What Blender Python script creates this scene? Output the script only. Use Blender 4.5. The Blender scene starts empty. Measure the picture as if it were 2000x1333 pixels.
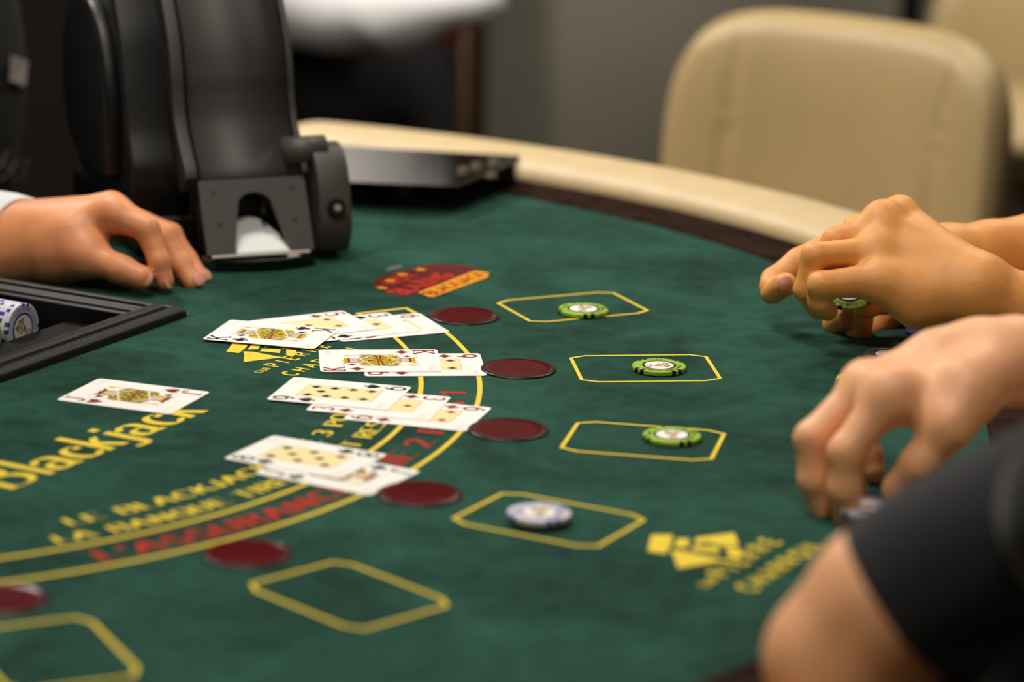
import bpy, bmesh, math, random
import numpy as np
from mathutils import Vector, Matrix, Euler
from mathutils.geometry import tessellate_polygon
random.seed(7); np.random.seed(7)
SC = bpy.context.scene; COL = SC.collection
TZ = 0.92                                   # height of the felt
PITCH, ROLL, CH, FPX = 0.254458089, -0.020025134, 0.601521994, 6200.0

# ------------------------------------------------------------------ camera, world, lights, exposure
cd = bpy.data.cameras.new('camera'); cam = bpy.data.objects.new('camera', cd); COL.objects.link(cam)
cd.sensor_width = 36; cd.lens = FPX/2000*36; cd.clip_start = 0.05; cd.clip_end = 60
cam.matrix_world = Matrix.Translation((0, 0, TZ+CH)) @ Matrix.Rotation(math.pi/2-PITCH, 4, 'X') @ Matrix.Rotation(-ROLL, 4, 'Z')
cd.dof.use_dof = True; cd.dof.focus_distance = 2.33; cd.dof.aperture_fstop = 3.6; cd.dof.aperture_blades = 0
SC.camera = cam
w = bpy.data.worlds.new('world'); SC.world = w; w.use_nodes = True
w.node_tree.nodes['Background'].inputs[0].default_value = (1.0, .86, .7, 1); w.node_tree.nodes['Background'].inputs[1].default_value = 0.035
def area(name, loc, size, power, color, target=None, sy=None):
    l = bpy.data.lights.new(name, 'AREA'); l.energy = power; l.color = color; l.size = size
    if sy: l.shape = 'RECTANGLE'; l.size_y = sy
    o = bpy.data.objects.new(name, l); COL.objects.link(o); o.location = loc
    if target is not None:
        o.rotation_euler = (Vector(target)-Vector(loc)).to_track_quat('-Z', 'Y').to_euler()
    return o
WARM = (1.0, .93, .84)
area('table_lamp_light', (-.38, 2.40, 2.65), .40, 20, WARM, (-.1, 2.2, TZ))
area('overhead_light', (.05, 1.0, 2.9), .45, 17, WARM, (.12, 1.8, TZ))
area('overhead_light', (-1.6, .9, 2.9), .7, 8, (1, .85, .68), (-.2, 2.2, TZ))
area('overhead_light', (.75, 4.0, 2.9), .4, 16, WARM, (.6, 3.9, .9))
area('overhead_light', (-.95, 3.75, 2.4), .3, 42, WARM, (-.25, 4.35, .9))  # added light without a fixture, hung low to brighten the white sleeve
area('overhead_light', (1.25, 4.7, 2.9), .6, 34, (1, .93, .82), (.35, 5.6, 1.3))
SC.view_settings.view_transform = 'Standard'; SC.view_settings.look = 'None'; SC.view_settings.gamma = 1
SC.view_settings.exposure = 0.0; SC.view_settings.use_curve_mapping = False

# ------------------------------------------------------------------ camera-space helpers: a pixel of the photo to a point in the room
_c, _s = math.cos(PITCH), math.sin(PITCH); _cr, _sr = math.cos(ROLL), math.sin(ROLL)
def _ray(u, v):
    U = (u-1000)/FPX; V = -(v-666.5)/FPX
    a = _cr*U+_sr*V; b = -_sr*U+_cr*V
    return a, _c+b*_s, -_s+b*_c
def W(u, v, Y):
    x, y, z = _ray(u, v); t = Y/y; return Vector((x*t, Y, TZ+CH+z*t))
def G(u, v, z=0.0):
    x, y, dz = _ray(u, v); t = (z-CH)/dz; return Vector((x*t, y*t, TZ+z))
# table frame: origin O, N towards the players, S along the dealer's side
S2 = Vector((.48479401, .87462836)); N2 = Vector((.87462836, -.48479401)); O2 = Vector((-.5085233, 2.17072434))
SANG = math.atan2(S2.y, S2.x)
def TP(n, s, z=0): q = O2+N2*n+S2*s; return Vector((q.x, q.y, TZ+z))
def TR(r, th, z=0): th = math.radians(th); return TP(r*math.cos(th), r*math.sin(th), z)
# local print frame: x along S, y towards the dealer
def LP(x, y, z=0): return TP(-y, x, z)

# ------------------------------------------------------------------ materials
MATS = {}
def lin(c): return tuple(((v/255)/12.92 if v/255 <= .04045 else ((v/255+.055)/1.055)**2.4) for v in c)
def mat(name, rgb, rough=.5, metal=0, spec=.5, noise=0, nscale=30, bump=0, bscale=200, sheen=0, coat=0, sss=0, rgb2=None, trans=0):
    if name in MATS: return MATS[name]
    m = bpy.data.materials.new(name); m.use_nodes = True; nt = m.node_tree; b = nt.nodes['Principled BSDF']
    col = lin(rgb); b.inputs['Base Color'].default_value = (*col, 1)
    b.inputs['Roughness'].default_value = rough; b.inputs['Metallic'].default_value = metal
    b.inputs['Specular IOR Level'].default_value = spec
    if sheen: b.inputs['Sheen Weight'].default_value = sheen; b.inputs['Sheen Roughness'].default_value = .4
    if coat: b.inputs['Coat Weight'].default_value = coat; b.inputs['Coat Roughness'].default_value = .12
    if trans: b.inputs['Transmission Weight'].default_value = trans
    if sss:
        b.inputs['Subsurface Weight'].default_value = sss; b.inputs['Subsurface Radius'].default_value = (1, .35, .2); b.inputs['Subsurface Scale'].default_value = .006
    tc = nt.nodes.new('ShaderNodeTexCoord')
    if noise or rgb2:
        n = nt.nodes.new('ShaderNodeTexNoise'); n.inputs['Scale'].default_value = nscale; n.inputs['Detail'].default_value = 5
        nt.links.new(tc.outputs['Object'], n.inputs['Vector'])
        r = nt.nodes.new('ShaderNodeValToRGB'); r.color_ramp.elements[0].position = .36; r.color_ramp.elements[1].position = .66
        c2 = lin(rgb2) if rgb2 else tuple(min(1, v*(1+noise)) for v in col)
        c1 = col if rgb2 else tuple(v*(1-noise) for v in col)
        r.color_ramp.elements[0].color = (*c1, 1); r.color_ramp.elements[1].color = (*c2, 1)
        nt.links.new(n.outputs['Fac'], r.inputs[0]); nt.links.new(r.outputs[0], b.inputs['Base Color'])
    if bump:
        n2 = nt.nodes.new('ShaderNodeTexNoise'); n2.inputs['Scale'].default_value = bscale; n2.inputs['Detail'].default_value = 4
        bp = nt.nodes.new('ShaderNodeBump'); bp.inputs['Strength'].default_value = bump; bp.inputs['Distance'].default_value = .002
        nt.links.new(tc.outputs['Object'], n2.inputs['Vector']); nt.links.new(n2.outputs['Fac'], bp.inputs['Height']); nt.links.new(bp.outputs[0], b.inputs['Normal'])
    MATS[name] = m; return m
def felt_mat():
    m = mat('felt', (30, 66, 51), .95, spec=.1, sheen=.12); nt = m.node_tree; b = nt.nodes['Principled BSDF']
    b.inputs['Sheen Tint'].default_value = (.35, .75, .6, 1)
    tc = nt.nodes.new('ShaderNodeTexCoord')
    def noise(sc, det, dist=0):
        n = nt.nodes.new('ShaderNodeTexNoise'); n.inputs['Scale'].default_value = sc; n.inputs['Detail'].default_value = det; n.inputs['Distortion'].default_value = dist
        nt.links.new(tc.outputs['Object'], n.inputs['Vector']); return n
    n1 = noise(9, 6, .8); n2 = noise(60, 5); n3 = noise(900, 3)
    def mth(op, a, b_):
        k = nt.nodes.new('ShaderNodeMath'); k.operation = op
        for i, v in enumerate((a, b_)):
            if isinstance(v, (int, float)): k.inputs[i].default_value = v
            else: nt.links.new(v, k.inputs[i])
        return k.outputs[0]
    f = mth('ADD', mth('MULTIPLY', n1.outputs[0], .5), mth('ADD', mth('MULTIPLY', n2.outputs[0], .22), mth('MULTIPLY', n3.outputs[0], .28)))
    r = nt.nodes.new('ShaderNodeValToRGB'); e = r.color_ramp.elements
    e[0].position = .40; e[0].color = (*lin((18, 47, 38)), 1); e[1].position = .62; e[1].color = (*lin((41, 83, 69)), 1)
    nt.links.new(f, r.inputs[0]); nt.links.new(r.outputs[0], b.inputs['Base Color'])
    bp = nt.nodes.new('ShaderNodeBump'); bp.inputs['Strength'].default_value = .35; bp.inputs['Distance'].default_value = .0006
    nt.links.new(n3.outputs[0], bp.inputs['Height']); nt.links.new(bp.outputs[0], b.inputs['Normal'])
    return m
def wood_mat(name, c1, c2, sc=6, rough=.4):
    m = mat(name, c1, rough, spec=.02); nt = m.node_tree; b = nt.nodes['Principled BSDF']
    tc = nt.nodes.new('ShaderNodeTexCoord'); mp = nt.nodes.new('ShaderNodeMapping'); mp.inputs['Scale'].default_value = (sc, sc*6, sc*6)
    n = nt.nodes.new('ShaderNodeTexNoise'); n.inputs['Scale'].default_value = 3; n.inputs['Detail'].default_value = 7
    r = nt.nodes.new('ShaderNodeValToRGB'); r.color_ramp.elements[0].position = .35; r.color_ramp.elements[1].position = .65
    r.color_ramp.elements[0].color = (*lin(c1), 1); r.color_ramp.elements[1].color = (*lin(c2), 1)
    nt.links.new(tc.outputs['Object'], mp.inputs[0]); nt.links.new(mp.outputs[0], n.inputs['Vector']); nt.links.new(n.outputs[0], r.inputs[0]); nt.links.new(r.outputs[0], b.inputs['Base Color'])
    return m
M_FELT = felt_mat()
M_YEL = mat('yellow_print', (232, 204, 64), .85, spec=.2, noise=.12, nscale=1500, bump=.2, bscale=1500)
M_REDP = mat('red_print', (176, 44, 30), .85, spec=.2, noise=.15, nscale=1500)
M_DREDP = mat('dark_red_print', (86, 24, 18), .85, spec=.2)
M_GOLDP = mat('gold_print', (232, 150, 24), .85, spec=.2)
M_GREYP = mat('grey_print', (92, 98, 92), .85)
M_WOOD = wood_mat('dark_wood', (30, 19, 14), (50, 35, 28), rough=.85)
M_WOODR = wood_mat('red_dark_wood', (26, 8, 5), (44, 16, 10), 3)
M_PAD = mat('cream_leather', (206, 182, 138), .48, bump=.25, bscale=350, noise=.04)
M_CHAIR = mat('chair_leather', (176, 152, 106), .5, bump=.25, bscale=300, noise=.04, nscale=8)
M_BLK = mat('black_plastic', (15, 14, 14), .42, spec=.3, bump=.1, bscale=700)
M_BLKG = mat('glossy_black', (8, 8, 9), .12, coat=.5)
M_GREYPL = mat('charcoal_plastic', (66, 63, 59), .5, bump=.15, bscale=900)
M_DGREYPL = mat('dark_charcoal_plastic', (50, 48, 44), .6, bump=.1, bscale=900)
M_WHITE = mat('card_white', (240, 238, 234), .5, spec=.25)
M_CARD = mat('card_stock', (238, 235, 229), .6, spec=.15)
M_PANEL = mat('panel_cream', (238, 220, 164), .6, spec=.15)
M_PRED = mat('pip_red', (132, 38, 34), .6, spec=.12); M_PBLK = mat('pip_black', (24, 24, 26), .6, spec=.12)
M_CYEL = mat('court_yellow', (206, 178, 34), .6, spec=.12); M_CSKIN = mat('court_skin', (226, 186, 158), .6, spec=.12); M_CGREY = mat('court_grey', (150, 150, 152), .6, spec=.12)
M_CWHITE = mat('court_white', (244, 240, 234), .6, spec=.12); M_LOGO = mat('signature_grey', (170, 168, 160), .5); M_COLIVE = mat('court_olive', (138, 128, 62), .6, spec=.12)
M_LIME = mat('chip_lime', (146, 186, 48), .45, noise=.05, nscale=600); M_CWHT = mat('chip_white', (214, 210, 220), .45)
M_BLUE = mat('chip_blue', (24, 70, 150), .45); M_CBLK = mat('chip_black', (12, 12, 12), .6, spec=.25); M_GOLDC = mat('chip_gold', (176, 134, 60), .4); M_CRED = mat('chip_red', (130, 24, 26), .45)
M_DISC = mat('disc_red', (84, 5, 12), .2, spec=.3, bump=.18, bscale=34); M_DISCR = mat('disc_rim', (26, 9, 9), .35, spec=.25); M_FRAME = mat('tray_black', (9, 8, 8), .5, spec=.3, bump=.15, bscale=500); M_TRAYIN = mat('tray_inside', (6, 5, 5), .7, spec=.15)
M_SHIRTW = mat('white_shirt', (226, 226, 226), .85, bump=.2, bscale=500); M_VEST = mat('black_cloth', (13, 13, 14), .9, bump=.3, bscale=400)
M_TEE = mat('charcoal_tshirt', (33, 33, 37), .95, bump=.4, bscale=500, sheen=.2, noise=.12, nscale=30)
M_LAV = mat('lavender_cloth', (92, 84, 150), .9); M_TROU = mat('dark_trousers', (18, 18, 22), .9)
M_SK1 = mat('skin_tan', (230, 160, 86), .52, sss=.12, noise=.06, nscale=55, bump=.12, bscale=260)
M_SK2 = mat('skin_fair', (242, 180, 132), .5, sss=.12, noise=.06, nscale=45, bump=.1, bscale=240)
M_SK3 = mat('skin_warm', (224, 148, 98), .5, sss=.12, noise=.07, nscale=50, bump=.1, bscale=240)
M_NAIL = mat('nail', (214, 150, 120), .4, coat=.1); M_NAILD = mat('nail_dark', (178, 108, 80), .45)
M_HAIR = mat('dark_hair', (20, 15, 12), .6, bump=.5, bscale=150)
M_METAL = mat('steel', (190, 188, 182), .28, metal=1); M_PLATE = mat('metal_plate', (150, 146, 140), .4, metal=.6)
M_WALLG = mat('grey_plaster', (122, 118, 104), .9, noise=.10, nscale=2.2, bump=.1, bscale=30)
M_DARKW = mat('dark_wall', (22, 15, 12), .8); M_CARPET = mat('carpet', (34, 26, 24), .95, noise=.3, nscale=40, bump=.5, bscale=300)
M_CEIL = mat('ceiling_paint', (120, 112, 100), .9); M_LED = mat('green_led', (126, 150, 104), .3)

# ------------------------------------------------------------------ object helpers
def tag(o, label=None, cat=None, group=None, kind=None):
    for k, v in (('label', label), ('category', cat), ('group', group), ('kind', kind)):
        if v: o[k] = v
    return o
def link(name, me, parent=None, loc=None):
    o = bpy.data.objects.new(name, me); COL.objects.link(o)
    if parent is not None: o.parent = parent
    if loc is not None: o.location = loc
    return o
def empty(name, loc=(0, 0, 0), rz=0, label=None, cat=None, group=None):
    o = link(name, None, None, loc); o.rotation_euler = (0, 0, rz); o.empty_display_size = .05
    return tag(o, label, cat, group)
def mesh(name, verts, faces, m, parent=None, smooth=False):
    me = bpy.data.meshes.new(name); me.from_pydata([tuple(v) for v in verts], [], [tuple(f) for f in faces]); me.update()
    if smooth: me.polygons.foreach_set('use_smooth', [True]*len(me.polygons))
    me.materials.append(m); return link(name, me, parent)
def bmobj(name, bm, m, parent=None, smooth=False):
    bmesh.ops.recalc_face_normals(bm, faces=bm.faces); me = bpy.data.meshes.new(name); bm.to_mesh(me); bm.free()
    if smooth: me.polygons.foreach_set('use_smooth', [True]*len(me.polygons))
    me.materials.append(m); return link(name, me, parent)
def localize(root):
    """parts were built in world coordinates: re-express them relative to their root"""
    bpy.context.view_layer.update()
    inv = root.matrix_world.inverted()
    for c in list(root.children):
        if c.get('_l'): continue
        c.data.transform(inv @ Matrix.Identity(4)); c['_l'] = 1; del c['_l']
def box(bm, c, s, rz=0, bev=0, rot=None):
    r = bmesh.ops.create_cube(bm, size=1)
    M = Matrix.Translation(c) @ (rot if rot else Matrix.Rotation(rz, 4, 'Z')) @ Matrix.Diagonal((*s, 1))
    bmesh.ops.transform(bm, matrix=M, verts=r['verts'])
    if bev:
        es = list({e for v in r['verts'] for e in v.link_edges}); bmesh.ops.bevel(bm, geom=es, offset=bev, segments=3, affect='EDGES')
class Print:
    """flat print: polygons in a 2-D frame mapped to the world by f(x, y, z)"""
    def __init__(s, f, z): s.f, s.z0, s.v, s.fc, s.k = f, z, [], [], 0
    @property
    def z(s): s.k += 1; return s.z0+(s.k % 24)*3e-6
    def poly(s, pts):
        if len(pts) < 3: return
        b = len(s.v); z = s.z; s.v += [s.f(x, y, z) for x, y in pts]
        for t in tessellate_polygon([[Vector((x, y, 0)) for x, y in pts]]): s.fc.append([b+i for i in t])
    def ribbon(s, pts, w, closed=False):
        n = len(pts); L = []; R = []
        for i in range(n):
            a = pts[i-1] if (i or closed) else pts[i]; c = pts[(i+1) % n] if (i < n-1 or closed) else pts[i]
            d1 = Vector((pts[i][0]-a[0], pts[i][1]-a[1])); d2 = Vector((c[0]-pts[i][0], c[1]-pts[i][1]))
            if d1.length > 1e-12: d1.normalize()
            if d2.length > 1e-12: d2.normalize()
            t = d1+d2
            if t.length < 1e-6: t = d1 if d1.length else d2
            t.normalize(); nn = Vector((-t.y, t.x)); k = max(.5, abs(nn.dot(Vector((-d1.y, d1.x))) if d1.length > .5 else 1))
            L.append((pts[i][0]+nn.x*w/2/k, pts[i][1]+nn.y*w/2/k)); R.append((pts[i][0]-nn.x*w/2/k, pts[i][1]-nn.y*w/2/k))
        b = len(s.v); z = s.z; s.v += [s.f(x, y, z) for x, y in L+R]
        for i in range(n if closed else n-1):
            j = (i+1) % n; s.fc.append((b+i, b+n+i, b+n+j, b+j))
    def nib(s, pts, w, t):
        """broad pen: stroke is w wide across x, t wide across y"""
        for (x0, y0), (x1, y1) in zip(pts[:-1], pts[1:]):
            if y0 > y1: x0, y0, x1, y1 = x1, y1, x0, y0
            sg = 1 if x1 >= x0 else -1
            a = [(x0-w/2, y0-t/2), (x0+w/2, y0-t/2), (x1+w/2, y1-t/2), (x1+w/2, y1+t/2), (x1-w/2, y1+t/2), (x0-w/2, y0+t/2)]
            if sg < 0: a = [(x0+w/2, y0-t/2), (x0+w/2, y0+t/2), (x1+w/2, y1+t/2), (x1-w/2, y1+t/2), (x1-w/2, y1-t/2), (x0-w/2, y0-t/2)]
            s.poly(a)
    def make(s, name, m, parent): return mesh(name, s.v, s.fc, m, parent)
def arc(cx, cy, rx, ry, a0, a1, n=12):
    return [(cx+rx*math.cos(math.radians(a0+(a1-a0)*i/n)), cy+ry*math.sin(math.radians(a0+(a1-a0)*i/n))) for i in range(n+1)]
A = arc
FONT = {  # capital height 1: advance, polylines
 'A': (.78, [[(.04, 0), (.37, 1), (.72, 0)], [(.16, .33), (.58, .33)]]),
 'B': (.70, [[(.1, 0), (.1, 1), (.38, 1)]+A(.38, .77, .22, .23, 90, -90, 8)+[(.1, .54)], [(.38, .54)]+A(.38, .27, .26, .27, 90, -90, 8)+[(.1, 0)]]),
 'C': (.76, [A(.42, .5, .34, .5, 48, 312, 18)]),
 'E': (.62, [[(.56, 1), (.1, 1), (.1, 0), (.56, 0)], [(.1, .52), (.48, .52)]]),
 'G': (.8, [A(.42, .5, .34, .5, 48, 330, 18)+[(.74, .45), (.5, .45)]]),
 'H': (.76, [[(.1, 0), (.1, 1)], [(.64, 0), (.64, 1)], [(.1, .5), (.64, .5)]]),
 'I': (.28, [[(.13, 0), (.13, 1)]]),
 'J': (.52, [[(.38, 1), (.38, .25)]+A(.2, .25, .18, .25, 0, -170, 8)]),
 'K': (.72, [[(.1, 0), (.1, 1)], [(.62, 1), (.12, .42)], [(.3, .6), (.66, 0)]]),
 'L': (.58, [[(.1, 1), (.1, 0), (.54, 0)]]),
 'M': (.92, [[(.08, 0), (.12, 1), (.45, .15), (.78, 1), (.82, 0)]]),
 'N': (.78, [[(.1, 0), (.1, 1), (.66, 0), (.66, 1)]]),
 'O': (.84, [A(.42, .5, .35, .5, 0, 360, 24)]),
 'P': (.64, [[(.1, 0), (.1, 1), (.34, 1)]+A(.34, .75, .24, .25, 90, -90, 8)+[(.1, .5)]]),
 'Q': (.84, [A(.42, .5, .35, .5, 0, 360, 24), [(.5, .2), (.76, -.08)]]),
 'R': (.7, [[(.1, 0), (.1, 1), (.36, 1)]+A(.36, .76, .24, .24, 90, -90, 8)+[(.1, .52)], [(.36, .52), (.64, 0)]]),
 'S': (.62, [A(.32, .75, .23, .25, 40, 270, 10)+A(.32, .25, .25, .25, 90, -140, 10)]),
 'T': (.66, [[(.02, 1), (.62, 1)], [(.32, 1), (.32, 0)]]),
 'U': (.76, [[(.1, 1), (.1, .32)]+A(.37, .32, .27, .32, 180, 360, 10)+[(.64, 1)]]),
 'V': (.74, [[(.03, 1), (.36, 0), (.7, 1)]]), 'X': (.7, [[(.05, 0), (.64, 1)], [(.05, 1), (.64, 0)]]),
 'Z': (.64, [[(.06, 1), (.58, 1), (.06, 0), (.58, 0)]]),
 '0': (.7, [A(.35, .5, .26, .5, 0, 360, 20)]), '1': (.44, [[(.08, .78), (.26, 1), (.26, 0)]]),
 '2': (.64, [A(.3, .72, .24, .28, 165, -20, 10)+[(.06, 0), (.58, 0)]]),
 '3': (.62, [A(.28, .75, .22, .25, 150, -80, 10), A(.28, .27, .26, .27, 80, -150, 10)]),
 '5': (.62, [[(.52, 1), (.14, 1), (.1, .56)]+A(.28, .32, .27, .32, 120, -140, 12)]),
 '6': (.66, [A(.34, .33, .26, .33, 0, 360, 18), A(.46, .33, .38, .67, 180, 100, 8)]),
 '7': (.6, [[(.05, 1), (.56, 1), (.22, 0)]]),
 '8': (.66, [A(.33, .76, .21, .24, 0, 360, 16), A(.33, .27, .27, .27, 0, 360, 16)]),
 '9': (.66, [A(.32, .67, .26, .33, 0, 360, 18), A(.2, .67, .38, .67, 0, -80, 8)]),
 '.': (.3, [[(.12, 0), (.12, .1)]]), "'": (.22, [[(.1, 1), (.08, .78)]]), ' ': (.42, []),
 'b': (.7, []), }
LOW = {  # x-height .62, heavy display letters for the big word
 'B': (.84, [[(.12, 0), (.16, 1), (.4, 1)]+A(.42, .77, .24, .23, 90, -90, 8)+[(.2, .54)], [(.42, .54)]+A(.44, .27, .29, .27, 90, -90, 8)+[(.16, 0)]]),
 'l': (.32, [[(.16, 0), (.16, 1.06)]]),
 'a': (.62, [A(.25, .45, .21, .17, 170, 0, 10)+[(.46, .06), (.54, 0)], A(.24, .17, .17, .17, 60, 330, 10)]),
 'c': (.56, [A(.34, .31, .24, .31, 75, 320, 16), [(.46, .46), (.46, .54)]]),
 'k': (.58, [[(.14, 0), (.14, 1.06)], [(.46, .62), (.2, .34)], [(.26, .4), (.5, 0)]]),
 'j': (.36, [[(.22, .62), (.22, -.14)]+A(.08, -.14, .14, .14, 0, -150, 6), [(.22, .80), (.22, .92)]]),
}
def text(pr, s, x, y, h, mode='rib', w=.12, t=.05, sp=.04, font=FONT, f2=None):
    """lay text from x along the baseline y; f2 maps flat text coordinates before printing"""
    for ch in s:
        adv, pl = font[ch]
        for l in pl:
            pts = [(x+px*h, y+py*h) for px, py in l]
            if f2: pts = [f2(*q) for q in pts]
            if mode == 'nib': pr.nib(pts, w*h, t*h)
            else: pr.ribbon(pts, w*h)
        x += (adv+sp)*h
    return x
def twidth(s, h, sp=.04, font=FONT): return sum(font[c][0]+sp for c in s)*h

# ------------------------------------------------------------------ the room
def plane(name, pts, m): return tag(mesh(name, pts, [(0, 1, 2, 3)], m), kind='structure')
X0, X1, Y0, Y1, HZ = -4, 4, -2.5, 6.6, 3.0
def slab_wall(name, c, s, m):
    bm = bmesh.new(); box(bm, c, s); return tag(bmobj(name, bm, m), kind='structure')
slab_wall('floor', (0, (Y0+Y1)/2, -.05), (X1-X0, Y1-Y0, .1), M_CARPET)
slab_wall('ceiling', (0, (Y0+Y1)/2, HZ+.05), (X1-X0, Y1-Y0, .1), M_CEIL)
slab_wall('wall_back', (0, Y1+.05, HZ/2), (X1-X0, .1, HZ), M_DARKW)
slab_wall('wall_front', (0, Y0-.05, HZ/2), (X1-X0, .1, HZ), M_DARKW)
slab_wall('wall_left', (X0-.05, (Y0+Y1)/2, HZ/2), (.1, Y1-Y0+.2, HZ), M_DARKW)
slab_wall('wall_right', (X1+.05, (Y0+Y1)/2, HZ/2), (.1, Y1-Y0+.2, HZ), M_DARKW)
# the grey plastered pier behind the table and its darker strips
xa, xb = W(952, 150, 5.6).x, W(1752, 100, 5.6).x
slab_wall('wall_pier', ((xa+xb)/2, 5.75, HZ/2), (xb-xa, .3, HZ), M_WALLG)
x2, x3 = W(1812, 50, 5.75).x, W(1862, 50, 5.75).x
slab_wall('wall_pier_narrow', ((x2+x3)/2, 5.95, HZ/2), (x3-x2, .25, HZ), M_WALLG)
slab_wall('baseboard_pier', ((xa+xb)/2, 5.59, .06), (xb-xa, .02, .12), M_WOODR)
# dark red wooden door frame left of the pier
t1 = W(900, 150, 5.3).x; t2 = W(945, 150, 5.3).x
slab_wall('trim_1', ((t1+t2)/2, 5.45, 1.1), (t2-t1, .12, 2.2), M_WOODR)

# ------------------------------------------------------------------ the blackjack table
table = empty('blackjack_table', TP(.2, 0)-Vector((0, 0, TZ)), 0, 'large green felt blackjack table with yellow printing, dark wood rim and cream padded rail', 'table')
TL = table.location.copy()
RF, RW, RPAD, NB = .84, .905, .95, -.21
HN0, HN1, HS = -.105, .100, .266
TH0, TH1 = -100.0, 100.0
def solid_from(outline, hole, z0, z1, name, m, parent):
    bm = bmesh.new()
    def ring(pts):
        vs = [bm.verts.new(p) for p in pts]; return [bm.edges.new((vs[i], vs[(i+1) % len(vs)])) for i in range(len(vs))]
    es = ring([TP(n, s, z1) for n, s in outline])
    if hole: es += ring([TP(n, s, z1) for n, s in hole])
    bmesh.ops.triangle_fill(bm, edges=es, use_beauty=True, use_dissolve=False)
    r = bmesh.ops.extrude_face_region(bm, geom=list(bm.faces))
    bmesh.ops.translate(bm, verts=[g for g in r['geom'] if isinstance(g, bmesh.types.BMVert)], vec=(0, 0, z0-z1))
    return bmobj(name, bm, m, parent)
def dshape(R, nb):
    thm = math.degrees(math.acos(nb/R)); return [(R*math.cos(math.radians(a)), R*math.sin(math.radians(a))) for a in np.linspace(-thm, thm, 97)]
hole = [(HN0, -HS), (HN1, -HS), (HN1, HS), (HN0, HS)]
felt = solid_from(dshape(RF, NB), hole, -.006, 0, 'felt', M_FELT, table)
base = solid_from(dshape(RW, NB-.002), hole, -.05, -.0065, 'table_top', M_WOOD, table)
# wood racetrack: swept profile between felt and padded rail
def sweep(name, prof, ths, m, parent, close=True, cap=True, smooth=True):
    v = []; f = []; k = len(prof)
    for th in ths:
        for r, z in prof: v.append(TR(r, th, z))
    for i in range(len(ths)-1):
        for j in range(k if close else k-1):
            a = i*k+j; b = i*k+(j+1) % k; f.append((a, b, b+k, a+k))
    if cap: f.append(tuple(range(k))[::-1]); f.append(tuple((len(ths)-1)*k+j for j in range(k)))
    o = mesh(name, v, f, m, parent, smooth); return o
ths = list(np.linspace(-102.5, 102.5, 140))
sweep('wood_rim', [(.841, -.006), (.841, .0006), (.846, .002), (.874, .002), (.878, .0005), (.882, .0022), (.893, .0022), (.895, -.006)], ths, M_WOOD, table, smooth=False)
sweep('rail_gap', [(.894, -.02), (.894, -.004), (.915, -.004), (.915, -.02)], ths, M_FRAME, table, smooth=False)
pv = []; pf = []; K = 20; pths = list(np.linspace(-99.5, 99.5, 150)); ends = [(-99.5-math.degrees(.045*math.sin(a)/.95), math.cos(a)) for a in np.linspace(1.5, .15, 8)]
seq = [(t, c) for t, c in ends]+[(t, 1) for t in pths]+[(-t, c) for t, c in ends[::-1]]
for t, sc in seq:
    for j in range(K):
        a = 2*math.pi*j/K; pv.append(TR(.95+.045*sc*math.cos(a), t, .0+(.021 if math.sin(a) > 0 else .03)*sc*math.sin(a)))
for i in range(len(seq)-1):
    for j in range(K): pf.append((i*K+j, i*K+(j+1) % K, (i+1)*K+(j+1) % K, (i+1)*K+j))
pf.append(tuple(range(K))[::-1]); pf.append(tuple((len(seq)-1)*K+j for j in range(K)))
mesh('padded_rail', pv, pf, M_PAD, table, True)
sweep('apron', [(.86, -.03), (.90, -.03), (.88, -.16), (.84, -.16)], ths, M_WOODR, table, smooth=False)
bm = bmesh.new(); cc = TP(.28, 0, -.5); box(bm, (cc.x, cc.y, .44), (.62, .34, .86), SANG, .01); box(bm, (cc.x, cc.y, .03), (.86, .6, .06), SANG, .01)
bmobj('pedestal', bm, M_WOODR, table)
# stitched fold in the felt on the dealer's side of the chip tray
fv = []; ff = []
for i, s in enumerate(np.linspace(.30, .80, 40)):
    for dn, z in ((-.0016, .0001), (0, .0009), (.0016, .0001)): fv.append(TP(.131+dn+.0006*math.sin(i*.7), s, z))
for i in range(39):
    for j in range(2): ff.append((i*3+j, i*3+j+1, i*3+j+4, i*3+j+3))
mesh('felt_fold', fv, ff, M_FELT, felt, True)
# printing on the felt
ZP = .0003
def PR(): return Print(LP, ZP)
def polf(r0):        # flat text (x along the arc, y up) bent round the table centre, tops towards the dealer
    def f(x, y):
        r = r0-y; th = x/r0; return (r*math.sin(th), -r*math.cos(th))
    return f
for nm, r in (('inner_arc_line', .4445), ('outer_arc_line', .4865)):
    p = PR(); p.ribbon([(r*math.sin(math.radians(a)), -r*math.cos(math.radians(a))) for a in np.linspace(-58, 58, 90)], .0036); p.make(nm, M_YEL, felt)
for sg in (-1, 1):
    p = PR(); a = math.radians(58.1*sg); p.ribbon([(.4427*math.sin(a), -.4427*math.cos(a)), (.4883*math.sin(a), -.4883*math.cos(a))], .0036); p.make('arc_end_line', M_YEL, felt)
def arctext(s, r0, a0, a1, h, m, wn, tn):       # condensed fat-face capitals bent round the table centre
    L = math.radians(a1-a0)*r0; k = L/(twidth(s, h, .12)); f = polf(r0); x0 = math.radians(a0)*r0
    p = Print(lambda x, y, z: LP(*f(x0+x*k, y), z), ZP); text(p, s, 0, 0, h, 'nib', wn, tn, .12); p.make('printed_lettering', m, felt)
arctext('LE BLACKJACK PAIE 3 POUR 2', .406, -24.5, 27.5, .0130, M_YEL, .20, .05)
arctext('LA BANQUE TIRE A 16 ET RESTE A 17', .4335, -27.5, 29, .0130, M_YEL, .20, .05)
arctext("L'ASSURANCE PAIE 2 POUR 1", .4765, -26.5, 29, .0180, M_REDP, .21, .05)
p = PR(); text(p, 'Blackjack', -.131, -.2945, .042, 'nib', .165, .03, .02, LOW); p.make('title_lettering', M_YEL, felt)
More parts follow.
